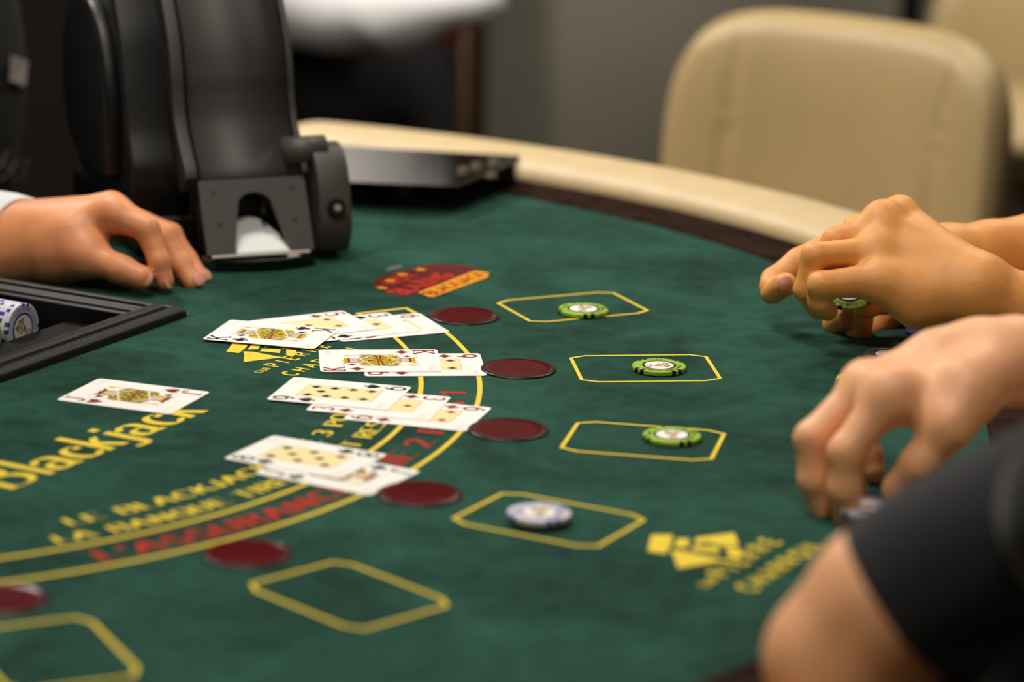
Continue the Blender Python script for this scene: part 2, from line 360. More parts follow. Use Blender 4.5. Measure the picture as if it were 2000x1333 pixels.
# betting boxes, side-bet discs
for k in range(-3, 4):
    a = k*17.8
    def bf(x, y, z, a=a):      # x radial outwards, y along increasing angle
        ra = math.radians(a); q = (.61+x); return TP(q*math.cos(ra)-y*math.sin(ra), q*math.sin(ra)+y*math.cos(ra), z)
    p = Print(bf, ZP); hx, hy, cx, cy = .0505, .0365, .0115, .0060
    p.ribbon([(-hx+cx, -hy), (hx-cx, -hy), (hx, -hy+cy), (hx, hy-cy), (hx-cx, hy), (-hx+cx, hy), (-hx, hy-cy), (-hx, -hy+cy)], .0027, True)
    p.make('betting_box_line', M_YEL, felt)
    c = TR(.517, a); dv = []; df = []; n = 48
    prof = [(.0001, .0009), (.012, .0010), (.0205, .0012), (.0235, .0013), (.0245, .0016), (.0262, .0016), (.0274, .0010), (.0278, .0001)]
    def lathe(prof, name, m, par):
        v = []; f = []
        for i in range(n):
            t = 2*math.pi*i/n
            for r, z in prof: v.append(c+Vector((r*math.cos(t), r*math.sin(t), z)))
        kk = len(prof)
        for i in range(n):
            for j in range(kk-1): f.append((i*kk+j, ((i+1) % n)*kk+j, ((i+1) % n)*kk+j+1, i*kk+j+1))
        return mesh(name, v, f, m, par, True)
    d = lathe(prof[:5], 'side_bet_disc', M_DISC, table); lathe(prof[4:], 'disc_rim', M_DISCR, d)
# club logos printed in yellow
EMB = [[(.0066, .0372), (.0137, .0261), (-.0049, .0182), (-.0215, .0134), (-.023, .0247)], [(.0082, .0206), (.0122, .0142), (-.0027, .0076), (-.0081, .0142)],
 [(.0157, .0118), (.0378, -.004), (.0157, -.0175), (.0101, -.0089), (.0122, .0025), (.005, .0065)], [(.0011, .006), (.0072, -.0079), (-.0035, -.0137), (-.0072, .003)],
 [(-.0149, .0139), (-.0115, .0067), (-.0129, -.0145), (-.0129, -.0233), (-.0421, -.0051), (-.0232, .007)], [(.0095, -.0116), (.0112, -.0197), (.0042, -.0257), (-.0079, -.0283), (-.0052, -.021)]]
def club_logo(cs, cn, k):
    p = Print(lambda x, y, z: LP(cs+x*k, -cn+y*k, z), ZP)
    for e in EMB: p.poly(e)
    p.make('club_emblem', M_YEL, felt)
    p = Print(lambda x, y, z: LP(cs+x*k, -cn+y*k, z), ZP)
    text(p, 'CL', -.063, -.034, .0055, 'rib', .2, 0, .05); text(p, 'UB', -.0552, -.034, .0055, 'rib', .2, 0, .05)
    text(p, 'PIERRE', -.041, -.0362, .0125, 'rib', .19, 0, .55); text(p, 'CHARRON', -.056, -.0612, .0125, 'rib', .19, 0, .42)
    p.make('club_lettering', M_YEL, felt)
club_logo(0, .715, 1.0); club_logo(.247, .238, .92); club_logo(-.247, .238, .92)
# red and gold emblem beyond the first box
p = PR(); p.poly([(.4654, -.1916), (.499, -.1838), (.5167, -.1874), (.5279, -.1903), (.5442, -.1915), (.5615, -.2033), (.5643, -.2168), (.564, -.2348), (.5522, -.2402), (.4619, -.2387), (.4463, -.2368), (.4482, -.2183)]); p.make('red_emblem', M_DREDP, felt)
p = Print(LP, ZP+.0002); text(p, 'BLAZING', .449, -.2335, .0155, 'rib', .30, 0, .10)
text(p, 'HOT', .474, -.210, .013, 'rib', .34, 0, .35); p.make('red_lettering', M_REDP, felt)
p = Print(LP, ZP+.0003)
for x, y in ((.459, -.207), (.484, -.199), (.507, -.1965), (.531, -.2)):
    p.poly([(x+.0052*math.cos(a)*(1 if i % 2 else .55), y+.0062*math.sin(a)*(1 if i % 2 else .55)) for i, a in enumerate(np.linspace(0, 2*math.pi, 11)[:-1])])
p.poly([(.4619, -.2387), (.5516, -.2392), (.5516, -.2528), (.5377, -.2593), (.4555, -.2571), (.4543, -.2532)]); p.make('gold_banner', M_GOLDP, felt)
p = Print(LP, ZP+.0005); text(p, 'BLACKJACK', .4605, -.2545, .0115, 'rib', .16, 0, .14); p.make('banner_lettering', M_DREDP, felt)
p = PR(); p.poly(arc(.525, -.178, .012, .004, 0, 360, 16)); p.make('grey_print_mark', M_GREYP, felt)
for o in [c for c in table.children]:
    o.data.transform(Matrix.Translation(-TL))
    for c in o.children: c.data.transform(Matrix.Translation(-TL))

# ------------------------------------------------------------------ chip tray sunk in the table
tray = empty('chip_tray', (0, 0, 0), 0, 'black chip tray with a moulded frame sunk into the felt before the dealer', 'chip tray')
prof = [(0, .0003), (.001, .005), (.005, .0085), (.0095, .0085), (.0105, .0065), (.0125, .0095), (.0165, .0115), (.021, .0112), (.0225, .0085), (.030, .0075), (.0315, .005), (.0345, .0045), (.035, -.012), (.035, -.034)]
ON0, ON1, OS = -.135, .1315, .297
v = []; f = []
for d, z in prof:
    for n_, s_ in ((ON0+d, -OS+d), (ON1-d, -OS+d), (ON1-d, OS-d), (ON0+d, OS-d)): v.append(TP(n_, s_, z))
# build each of the four mitred bars as separate faces with rounded far corners left crisp
for i in range(len(prof)-1):
    for j in range(4): f.append((i*4+j, i*4+(j+1) % 4, (i+1)*4+(j+1) % 4, (i+1)*4+j))
fr = mesh('tray_frame', v, f, M_FRAME, tray)
mod = fr.modifiers.new('b', 'BEVEL'); mod.width = .0012; mod.segments = 2; mod.limit_method = 'ANGLE'
v = []; f = []
def quad(pts): b = len(v); v.extend(pts); f.append((b, b+1, b+2, b+3))
i0, i1, js = ON0+.035, ON1-.035, OS-.035
quad([TP(.0425, -js, -.0085), TP(i1, -js, -.0085), TP(i1, js, -.0085), TP(.0425, js, -.0085)])
quad([TP(.0425, -js, -.0085), TP(.0425, js, -.0085), TP(.0425, js, -.034), TP(.0425, -js, -.034)])
quad([TP(i0, -js, -.034), TP(.0425, -js, -.034), TP(.0425, js, -.034), TP(i0, js, -.034)])
mesh('tray_well', v, f, M_TRAYIN, tray)
for k in range(-5, 6):      # ridges between the chip channels
    bm = bmesh.new(); c = TP((i0+.0425)/2, .189+.0455*(-k-5+5)*1-.0455*0, -.026) if False else TP((i0+.0425)/2, .235-.0455*(k+5), -.026)
    box(bm, c, (.004, .0425-i0, .014), SANG, .001); bmobj('channel_ridge', bm, M_TRAYIN, tray)
bm = bmesh.new(); box(bm, TP(-.118, .245, .0095), (.040, .016, .002), SANG, .0004); pl = bmobj('inventory_plate', bm, M_PLATE, tray)
p = Print(lambda x, y, z: TP(-.118-y, .245+x, z), .0108); text(p, 'XA', -.008, -.004, .008, 'rib', .2, 0, .1); p.make('plate_lettering', M_PBLK, pl)

# ------------------------------------------------------------------ chips
def make_chip(body, spot, ringm, label, cat, group=None, textm=None):
    R, T = .0197, .0033
    root = empty('casino_chip', (0, 0, 0), 0, label, cat, group)
    def lathe(prof, name, m, n=64, a0=0, a1=2*math.pi, par=root, closed=True, smooth=True):
        vv = []; ff = []; k = len(prof); cnt = n if closed else n+1
        for i in range(cnt):
            t = a0+(a1-a0)*i/n
            for r, z in prof: vv.append((r*math.cos(t), r*math.sin(t), z))
        for i in range(n):
            a = i; b = (i+1) % cnt
            for j in range(k-1): ff.append((a*k+j, b*k+j, b*k+j+1, a*k+j+1))
        return vv, ff
    def add(name, vf, m, par=root, smooth=False): return mesh(name, vf[0], vf[1], m, par, smooth)
    b = add('chip_body', lathe([(0, 0), (R-.0005, 0), (R, .0005), (R, T-.0005), (R-.0005, T), (.0126, T), (.0124, T-.00015), (0, T-.00015)], '', body), body)
    vv, ff = [], []
    for q in range(4):
        for d, wd in ((-8.5, 9.5), (8.5, 9.5)):
            a = math.radians(q*90+d); w_ = math.radians(wd)/2; e = .00012
            g = lathe([(R-.0022, -.00002), (R-.0005, -e*.2), (R+e, .0005), (R+e, T-.0005), (R-.0005, T+e), (R-.0022, T+e)], '', spot, 3, a-w_, a+w_, closed=False)
            o = len(vv); vv += g[0]; ff += [tuple(o+i for i in t) for t in g[1]]
    mesh('edge_spots', vv, ff, spot, root)
    add('inlay_ring', lathe([(.0108, T+.00005), (.0126, T+.00005)], '', ringm), ringm)
    inl = add('inlay', lathe([(0, T+.00004), (.0112, T+.00004)], '', M_WHITE), M_WHITE)
    P3 = lambda x, y, z: Vector((x, y, z))
    p = Print(P3, T+.0001)
    for e in EMB: p.poly([(x*.19-.0022, y*.19+.0012) for x, y in e])
    p.make('inlay_emblem', M_GOLDC, inl)
    p = Print(P3, T+.0001); text(p, '50', .0022, -.0052, .0052, 'rib', .2, 0, .1); p.make('inlay_number', M_GOLDC, inl)
    tm = textm or M_PBLK
    def ring_text(s, r0, a_mid, h):
        L = twidth(s, h, .12); x0 = -L/2
        def ff_(x, y, z):
            r = r0+y; t = math.radians(a_mid)-x/r0; return Vector((r*math.cos(t), r*math.sin(t), z))
        p = Print(ff_, T+.0001); text(p, s, x0, 0, h, 'rib', .14, 0, .12); p.make('chip_lettering', tm, root)
    ring_text('CLUB PIERRE CHARRON', .0140, 70, .0024); ring_text('PARIS', .0140, 235, .0024)
    return root
def copy_tree(o, parent=None):
    c = o.copy(); COL.objects.link(c); c.parent = parent
    for ch in list(o.children): copy_tree(ch, c)
    return c
chip_g = make_chip(M_LIME, M_CBLK, M_PBLK, 'lime green casino chip with black edge spots near the far end of the middle betting box', 'chip', 'lime chips on the betting boxes')
chip_w = make_chip(M_CWHT, M_BLUE, M_BLUE, 'blue spotted white casino chip lying on top of the lime chip in the nearest staked box', 'chip', None, M_BLUE)
chip_k = make_chip(M_CBLK, M_CRED, M_PBLK, 'black casino chip with red and cream edge spots on the felt between two players hands', 'chip', None, M_CWHT)
_used = set()
def chip(proto, loc, rz, label, group=None, rot=None):
    if proto.name in _used: o = copy_tree(proto)
    else: _used.add(proto.name); o = proto
    if 'group' in o.keys(): del o['group']
    tag(o, label, 'chip', group)
    o.matrix_world = Matrix.Translation(loc) @ (rot if rot else Matrix.Identity(4)) @ Matrix.Rotation(rz, 4, 'Z')
    return o
e = .0005
c0 = G(1287, 721)
chip(chip_g, G(1287, 722, e), -2.45, 'lime casino chip in the middle betting box, touching its far line', 'lime chips staked in the betting boxes')
chip(chip_g, G(1139, 611, e), -1.35, 'lime casino chip in the farthest visible betting box', 'lime chips staked in the betting boxes')
chip(chip_g, G(1312, 858, e), -1.12, 'lower lime casino chip of the pair in the box nearer than the middle one', 'lime chips staked in the betting boxes')
chip(chip_g, G(1052, 1014, e), -.7, 'lime casino chip underneath a white and blue chip', 'lime chips staked in the betting boxes')
chip(chip_w, G(1053, 1010, e+.0035), -1.1, 'white casino chip with blue edge spots lying on a lime chip in a betting box')
chip(chip_k, G(1738, 700, e), -2.3, 'black casino chip with white centre lying behind the nearer player\'s knuckles')
chip(chip_g, G(1686, 748, e), .4, 'lime casino chip on the felt half hidden behind the nearest hand')
chip(chip_g, G(1706, 741, e+.0015), 1.1, 'lime casino chip leaning over another behind the nearest hand', rot=Matrix.Rotation(.09, 4, 'Y'))
chip(chip_g, G(1692, 1006, e), 1.9, 'lime casino chip under the white chip at the nearest player\'s fingertips')
chip(chip_g, G(1690, 1003, e+.0035), 2.6, 'upper lime casino chip in the small stack at the nearest player\'s fingertips')
chip(chip_w, G(1692, 998, e+.007), .6, 'white casino chip topping the small stack between the nearest player\'s finger and thumb')
# chips standing on edge in the tray, faces towards the players
axis = Vector((N2.x, N2.y, 0)); base_rot = axis.to_track_quat('Z', 'Y').to_matrix().to_4x4()
for k in range(16):
    p0 = TP(.0385-.0034*k, .212, -.0045)-axis*.0033
    chip(chip_w, p0, (math.radians(-12) if k == 0 else random.uniform(0, 6.28)), 'white and blue casino chip standing in the tray, front of its row' if k == 0 else 'white casino chips with blue spots stacked on edge in the tray behind the front one', 'white chips in the tray row', base_rot)
for k in range(6):
    p0 = TP(.0385-.0034*k, .1665, -.0045)-axis*.0033
    chip(chip_g, p0, (2.2 if k == 0 else random.uniform(0, 6.28)), 'lime casino chip at the front of the second tray row, left frame edge' if k == 0 else 'lime casino chips on edge in the second tray row behind the front one', 'lime chips in the tray row', base_rot)

# ------------------------------------------------------------------ playing cards
CU, CV = .0315, .044
def pip_poly(kind, cx, cy, h, up=1):
    w_ = h*.78; P_ = []
    def tr(x, y): P_.append((cx+x*w_*up, cy+y*h*up))
    if kind == 'D':
        for x, y in ((0, .5), (.16, .26), (.5, 0), (.16, -.26), (0, -.5), (-.16, -.26), (-.5, 0), (-.16, .26)): tr(x, y)
        return [P_]
    if kind == 'H':
        for t in np.linspace(0, 2*math.pi, 29)[:-1]:
            tr(.5*math.sin(t)**3, (13*math.cos(t)-5*math.cos(2*t)-2*math.cos(3*t)-math.cos(4*t))/29+.08)
        return [P_]
    if kind == 'S':
        for t in np.linspace(0, 2*math.pi, 29)[:-1]:
            tr(.5*math.sin(t)**3, -(13*math.cos(t)-5*math.cos(2*t)-2*math.cos(3*t)-math.cos(4*t))/33+.06)
        st = [(cx+x*w_*up, cy+y*h*up) for x, y in ((-.05, -.05), (.05, -.05), (.07, -.35), (.24, -.5), (-.24, -.5), (-.07, -.35))]
        return [P_, st]
    out = []
    for ox, oy in ((0, .24), (-.27, -.1), (.27, -.1)):
        out.append([(cx+(ox+.24*math.cos(t))*w_*up, cy+(oy+.22*math.sin(t))*h*up) for t in np.linspace(0, 2*math.pi, 17)[:-1]])
    out.append([(cx+x*w_*up, cy+y*h*up) for x, y in ((-.05, .1), (.05, .1), (.07, -.35), (.24, -.5), (-.24, -.5), (-.07, -.35))])
    return out
ROWS = {'9': [(u, v) for u in (-.0105, .0105) for v in (-.0205, -.0068, .0068, .0205)]+[(0, .0137)], '8': [(u, v) for u in (-.0105, .0105) for v in (-.0205, 0, .0205)]+[(0, .0103), (0, -.0103)],
 '6': [(u, v) for u in (-.0105, .0105) for v in (-.0205, 0, .0205)], '5': [(u, v) for u in (-.0105, .0105) for v in (-.0205, .0205)]+[(0, 0)], '3': [(0, .0205), (0, 0), (0, -.0205)], '2': [(0, .0205), (0, -.0205)]}
def make_card(rank, suit, x, y, ang, lev, label, tiltx=0, tilty=0):
    root = empty('playing_card', (x, y, TZ+.0004+lev*.00042), ang, label, 'playing card', 'playing cards dealt on the felt' if False else None)
    root.rotation_euler = (tiltx, tilty, ang)
    F = lambda u, v, z: Vector((-v, u, z))       # portrait top points to local -x
    T = .0003
    out = []
    r = .0032
    for sx, sy, a0 in ((1, 1, 0), (-1, 1, 90), (-1, -1, 180), (1, -1, 270)):
        out += arc(sx*(CU-r), sy*(CV-r), r, r, a0, a0+90, 6)
    n = len(out); v = [F(a, b, 0) for a, b in out]+[F(a, b, T) for a, b in out]
    mesh('card_stock', v, [tuple(range(n))[::-1], tuple(range(n, 2*n))]+[(i, (i+1) % n, n+(i+1) % n, n+i) for i in range(n)], M_CARD, root)
    m = M_PRED if suit in 'DH' else M_PBLK
    mk = lambda z: Print(F, T+z)
    for up in (1, -1):
        p = mk(.00004)
        ix, iy, h = -.0235, .0335, .0145
        hw = twidth(rank, h, 0)/2
        f = lambda a, b, z, up=up: F(a*up, b*up, z)
        p.f = f; text(p, rank, ix-hw, iy-h/2, h, 'rib', .145, 0, 0)
        if rank in 'KJ':       # slab serifs
            if rank == 'K':
                for sx, sy in ((.1, 0), (.1, 1), (.62, 1), (.66, 0)): p.ribbon([(ix-hw+(sx-.13)*h, iy-h/2+sy*h), (ix-hw+(sx+.13)*h, iy-h/2+sy*h)], .0016)
            else: p.ribbon([(ix-hw+.2*h, iy+h/2), (ix-hw+.56*h, iy+h/2)], .0014)
        p.make('corner_index', m, root)
        p = mk(.00004); p.f = f
        for q in pip_poly(suit, ix, .0172, .0125): p.poly(q)
        p.make('index_pip', m, root)
        p = mk(.00004); p.f = f
        pts = [(.0165+.0125*t, .0365+.0016*math.sin(t*19)+.0011*math.sin(t*41+1)) for t in np.linspace(0, 1, 40)]
        p.ribbon(pts, .0002); p.ribbon([(.016, .0395), (.017, .041), (.023, .0405), (.029, .041)], .00016); p.make('maker_signature', M_LOGO, root)
    PU, PV = .0158, .0274
    if rank in ROWS:
        p = mk(.00002); p.poly([(-PU, -PV), (PU, -PV), (PU, PV), (-PU, PV)]); pan = p.make('centre_panel', M_PANEL, root)
        p = mk(.00005); p.ribbon([(-PU, -PV), (PU, -PV), (PU, PV), (-PU, PV)], .00022, True); p.make('panel_line', M_PBLK, pan)
        for u, vv in ROWS[rank]:
            p = mk(.00005); up = 1 if vv >= -.0001 else -1
            for q in pip_poly(suit, u, vv, .0078 if suit != 'D' else .0085, up): p.poly(q)
            p.make('pip', m, root)
    else:
        port = mk(.00002); port.poly([(-PU, -PV), (PU, -PV), (PU, PV), (-PU, PV)]); port = port.make('court_portrait', M_CWHITE, root)
        p = mk(.00005); p.ribbon([(-PU, -PV), (PU, -PV), (PU, PV), (-PU, PV)], .0002, True); p.make('panel_line', M_PBLK, port)
        cap = M_PRED if rank == 'J' else M_CYEL
        L1 = {}
        def lay(z, mm, nm):
            k = (z, mm.name, nm, up); L1.setdefault(k, (mk(z), mm, nm)); return L1[k][0]
        for up in (1, -1):
            def g(pts): return [(a*up, b*up) for a, b in pts]
            E = .001
            lay(.00004, M_COLIVE if rank == 'J' else M_CYEL, 'court_robe').poly(g([(-.0152, 0), (.0152, 0), (.0156, .0105), (.0120, .0145), (.0045, .0158), (-.0055, .0158), (-.0125, .0145), (-.0155, .0105)]))
            # bands, tassels and buttons of the robe
            for i in range(9):
                x0 = -.0150+.0034*i; x1 = min(.0150, x0+.0052)
                lay(.00006, M_CYEL if i % 2 == 0 else M_COLIVE, 'robe_band').ribbon(g([(x0, .0002), (x1, .0072), (x0+.0012, .0134)]), .0015)
                lay(.00007, M_PBLK, 'robe_line').ribbon(g([(x0+.0014, .0002), (min(.0155, x1+.0012), .0072), (x0+.0026, .0134)]), .00045)
            lay(.00008, M_PRED, 'robe_trim').ribbon(g([(-.0150, .0008), (.0, .0008), (.0150, .0030)]), .0012)
            lay(.00008, M_CWHITE, 'robe_fur').ribbon(g([(-.0148, .0045), (-.004, .0100), (.002, .0145)]), .0013); lay(.00008, M_CWHITE, 'robe_fur').ribbon(g([(.0148, .0055), (.006, .0110), (.002, .0145)]), .0011)
            for i in range(6): lay(.00009, M_PBLK, 'fur_spot').ribbon(g([(-.0135+.0022*i, .0050+.0011*i), (-.0130+.0022*i, .0056+.0011*i)]), .0004)
            lay(.00008, M_PRED, 'robe_trim').poly(g([(-.0035, .0088), (.0025, .0088), (-.0005, .0050)]))
            lay(.00009, M_CYEL, 'robe_band').ribbon(g([(-.012, .0086), (-.006, .0066), (-.001, .0098), (.006, .0066), (.0125, .009)]), .0010)
            for i in range(7): lay(.0001, M_PBLK, 'robe_line').poly(g(arc(-.0125+.0042*i, .0076, .0005, .0005, 0, 360, 6)[:-1]))
            lay(.00006, M_CWHITE, 'ruff').poly(g([(-.0070, .0125), (.0055, .0125), (.0040, .0155), (-.0055, .0155)]))
            lay(.00008, M_CGREY if rank == 'K' else M_COLIVE, 'court_hair').poly(g(arc(-.0008, .0185, .0066, .0052, 0, 360, 20)[:-1]))
            lay(.0001, M_CSKIN, 'court_face').poly(g(arc(-.0004, .0182, .0044, .0046, 0, 360, 20)[:-1]))
            if rank == 'K': lay(.00012, M_CGREY, 'court_beard').poly(g([(-.0045, .0165), (-.0035, .0128), (.0025, .0128), (.0036, .0165), (0, .0156)]))
            for ex in (-.0020, .0012): lay(.00013, M_PBLK, 'eye').poly(g(arc(ex, .0190, .0006, .0003, 0, 360, 8)[:-1]))
            lay(.00013, M_PBLK, 'eye').ribbon(g([(-.0004, .0188), (-.0008, .0172)]), .0002)
            lay(.00013, M_PRED, 'mouth').ribbon(g([(-.0014, .0162), (.0008, .0162)]), .00045)
            lay(.00012, M_PRED if rank != 'J' else M_CYEL, 'cap_band').poly(g([(-.0070, .0216), (.0060, .0216), (.0062, .0232), (-.0072, .0232)]))
            lay(.0001, cap, 'cap').poly(g([(-.0070, .0225), (.0062, .0225), (.0085, .0270), (.0030, .0258), (-.0004, .0272), (-.0040, .0258), (-.0090, .0270)]))
            for i in range(5): lay(.00013, M_PBLK, 'cap_line').ribbon(g([(-.0058+i*.0027, .0233), (-.0064+i*.0030, .0258)]), .0004)
            lay(.00006, M_CSKIN, 'court_hand').poly(g(arc(.0108, .0135, .0024, .0018, 0, 360, 12)[:-1]))
            lay(.00007, M_CYEL, 'sceptre').ribbon(g([(.0132, .0005), (.0132, .0255)]), .0007); lay(.00008, M_PBLK, 'sceptre_line').ribbon(g([(.0137, .0005), (.0137, .0255)]), .00022)
            lay(.00009, M_CYEL, 'sceptre').poly(g(arc(.0130, .0235, .0016, .0028, 0, 360, 10)[:-1]))
            for q in pip_poly(suit, -.0112, .0205, .0070): lay(.00012, m, 'small_pip').poly(g(q))
        for (pp, mm, nm) in L1.values(): pp.make(nm, mm, port)
    return root
make_card('J', 'H', -.2636, 2.1366, -.3579, 0, 'jack of hearts lying alone above the printed Blackjack title')
make_card('6', 'H', -.0999, 2.3444, .4189, 0, 'six of hearts, rightmost and lowest of the farthest fan of cards')
make_card('3', 'S', -.122, 2.3416, .5677-.08, 1, 'black spade card between the five of diamonds and the six of hearts')
make_card('5', 'D', -.1553, 2.3416, .50, 2, 'five of diamonds partly under the king of clubs')
make_card('K', 'C', -.1809, 2.3119, -.2521, 3, 'king of clubs on top at the left of the farthest fan')
make_card('9', 'D', -.0644, 2.2367, .0948, 0, 'nine of diamonds partly under the king of diamonds')
make_card('K', 'D', -.0966, 2.2443, .0858, 1, 'king of diamonds overlapping the nine of diamonds')
make_card('6', 'D', -.0638, 2.1068, -.2823, 0, 'six of diamonds at the right end of the three card row')
make_card('3', 'D', -.0916, 2.1282, -.2289, 1, 'three of diamonds in the middle of the three card row')
make_card('9', 'S', -.1204, 2.1515, -.2413, 2, 'nine of spades on top at the left of the three card row')
make_card('J', 'C', -.1109, 1.9641, -.5144, 0, 'court card partly under the eight of spades, nearest pair')
make_card('8', 'S', -.1337, 1.9967, -.468, 1, 'eight of spades overlapping a court card in the nearest pair')

# ------------------------------------------------------------------ card shoe / shuffler
class LF:       # local frame of the shoe: a across the mouth, b back from the lip, z up
    o = G(412, 503, .012); rz = math.radians(21)
    a = Vector((math.cos(rz), math.sin(rz), 0)); b = Vector((-math.sin(rz), math.cos(rz), 0))
def SP(a, b, z): q = LF.o+LF.a*a+LF.b*b; return Vector((q.x, q.y, TZ+z))
SW = .0845
shoe = empty('card_shoe', tuple(SP(SW/2, .1, .0)), 0, 'black automatic card shoe with a curved cover and a white card in its mouth', 'card shoe')
def extrude_profile(name, prof, a0, a1, m, smooth=True, bev=0, flare=None, par=shoe):
    n = len(prof); v = []
    for a in (a0, a1):
        for b, z in prof: v.append(SP(a, b, z))
    f = [tuple(range(n)), tuple(range(2*n-1, n-1, -1))]+[(i, n+i, n+(i+1) % n, (i+1) % n) for i in range(n)]
    bm = bmesh.new(); vs = [bm.verts.new(p) for p in v]
    for t in f: bm.faces.new([vs[i] for i in t])
    o = bmobj(name, bm, m, par, False)
    if bev:
        md = o.modifiers.new('b', 'BEVEL'); md.width = bev; md.segments = 3; md.limit_method = 'ANGLE'; md.angle_limit = .6
    for p in o.data.polygons: p.use_smooth = len(p.vertices) == 4
    return o
def curve_pts(pts, n=8):
    out = []
    for i in range(len(pts)-1):
        p0 = pts[max(0, i-1)]; p1 = pts[i]; p2 = pts[i+1]; p3 = pts[min(len(pts)-1, i+2)]
        for k in range(n):
            t = k/n; out.append(tuple(.5*((2*p1[j])+(-p0[j]+p2[j])*t+(2*p0[j]-5*p1[j]+4*p2[j]-p3[j])*t*t+(-p0[j]+3*p1[j]-3*p2[j]+p3[j])*t**3) for j in range(2)))
    return out+[pts[-1]]
front = curve_pts([(.030, .070), (.034, .078), (.052, .096), (.064, .112), (.070, .130), (.074, .150), (.084, .176), (.101, .202), (.124, .228), (.150, .250), (.175, .267), (.215, .262), (.262, .238), (.292, .200)])
back = [(.305, .15), (.300, .06), (.29, .004)]
extrude_profile('curved_cover', front+back+[(.064, .004), (.062, .055), (.040, .064)], .0, SW, M_DGREYPL)
# raised side ridge along the left of the cover, and the broad side housing
ridge = [(b-.005, z+.003) for b, z in front]+[(b+.012, z-.012) for b, z in front[::-1]]
extrude_profile('side_ridge', ridge, -.014, -.004, M_DGREYPL, bev=.002)
extrude_profile('side_ridge', ridge, SW+.001, SW+.006, M_DGREYPL, bev=.0015)
side = curve_pts([(.066, .030), (.060, .070), (.076, .105), (.092, .15), (.106, .185), (.126, .216), (.14, .248), (.19, .252), (.235, .235), (.270, .20), (.285, .14), (.275, .08), (.25, .045), (.20, .036)])
extrude_profile('side_housing', side, -.050, -.004, M_BLK, bev=.009)
side2 = curve_pts([(.10, .06), (.10, .12), (.12, .17), (.16, .20), (.21, .20), (.25, .17), (.26, .12), (.24, .075), (.18, .055)])
extrude_profile('side_boss', side2, -.062, -.048, M_BLK, bev=.008)
extrude_profile('machine_base', [(.060, .0006), (.30, .0006), (.30, .030), (.06, .034)], -.045, SW-.006, M_BLK, bev=.003)
# sloping mouth plate with an arched finger opening
pb0, pz0, pb1, pz1 = .000, .013, .030, .069
def PLT(x, t, d=0):       # x across 0..1, t up the plate 0..1, d out of the plate
    nb, nz = -(pz1-pz0), (pb1-pb0); L = math.hypot(nb, nz); a = (-.003+(SW+.006)*x)
    return SP(a, pb0+(pb1-pb0)*t+nb/L*d, pz0+(pz1-pz0)*t+nz/L*d)
outer = [(0, 0), (.27, 0)]+[(.27, .08), (.31, .42), (.34, .62)]+[(.505-.165*math.cos(math.radians(a)), .62+.20*math.sin(math.radians(a))) for a in range(15, 170, 15)]+[(.665, .62), (.71, .42), (.78, .06), (.80, 0), (1, 0), (1, 1), (0, 1)]
bm = bmesh.new(); tr = tessellate_polygon([[Vector((x, y, 0)) for x, y in outer]])
f_ = [bm.verts.new(PLT(x, t, .0015)) for x, t in outer]; b_ = [bm.verts.new(PLT(x, t, -.0035)) for x, t in outer]
for t in tr: bm.faces.new([f_[i] for i in t]); bm.faces.new([b_[i] for i in t][::-1])
n = len(outer)
for i in range(n): bm.faces.new([f_[i], f_[(i+1) % n], b_[(i+1) % n], b_[i]])
bmobj('mouth_plate', bm, M_GREYPL, shoe)
for x, t in ((.13, .83), (.87, .83), (.15, .40), (.86, .40)):
    v = [PLT(x+.022*math.cos(q), t+.03*math.sin(q), .0019) for q in np.linspace(0, 2*math.pi, 13)[:-1]]+[PLT(x, t, .0006)]
    mesh('screw', v, [(i, (i+1) % 12, 12) for i in range(12)], M_BLK, shoe)
# recessed roller bed behind the plate
extrude_profile('roller_bed', [(.052, .004), (.052, .062), (.060, .062), (.060, .004)], .004, SW-.004, M_DGREYPL)
extrude_profile('card_guide', [(.022, .040), (.034, .064), (.044, .062), (.044, .040)], .052, .056, M_BLK)
# the white card lying in the mouth
arch = [(.255, .0), (.262, .10), (.285, .25)]+[(.49-.21*math.cos(math.radians(a)), .27+.22*math.sin(math.radians(a))) for a in range(15, 175, 12)]+[(.74, .24), (.79, .08), (.80, .0)]
CT = lambda x, t, d: SP(-.003+(SW+.006)*x, .003+.088*t, .0135+.042*t+d)
v = [CT(x, t, 0) for x, t in arch]+[CT(x, t, -.001) for x, t in arch]; n = len(arch)
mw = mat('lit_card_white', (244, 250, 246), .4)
bm = bmesh.new(); vs = [bm.verts.new(p) for p in v]
for t in tessellate_polygon([[Vector((x, y, 0)) for x, y in arch]]): bm.faces.new([vs[i] for i in t]); bm.faces.new([vs[n+i] for i in t][::-1])
for i in range(n): bm.faces.new([vs[i], vs[(i+1) % n], vs[n+(i+1) % n], vs[n+i]])
bmobj('white_card', bm, mw, shoe)
bm = bmesh.new(); c = (PLT(.5, -.02, .0005)); box(bm, c, (SW*.99, .0022, .0024), LF.rz, .0005); bmobj('lip_card_edge', bm, M_CARD, shoe)
bm = bmesh.new(); M_ = [(-.02, 0), (0, -.006), (.018, -.011), (.035, -.0135), (.055, -.013), (.075, -.009), (.086, -.003)]
top = [SP(.0+a*1.0+.002, b, .0095) for a, b in M_[1:]]+[SP(.09, .02, .0095), SP(-.002, .02, .0095)]
bot = [SP(.0+a*1.0+.002, b+.002, .0007) for a, b in M_[1:]]+[SP(.09, .02, .0007), SP(-.002, .02, .0007)]
vt = [bm.verts.new(p) for p in top]; vb = [bm.verts.new(p) for p in bot]; bm.faces.new(vt); bm.faces.new(vb[::-1])
for i in range(len(vt)): bm.faces.new([vt[i], vb[i], vb[(i+1) % len(vt)], vt[(i+1) % len(vt)]])
bmobj('glossy_lip', bm, M_BLKG, shoe)
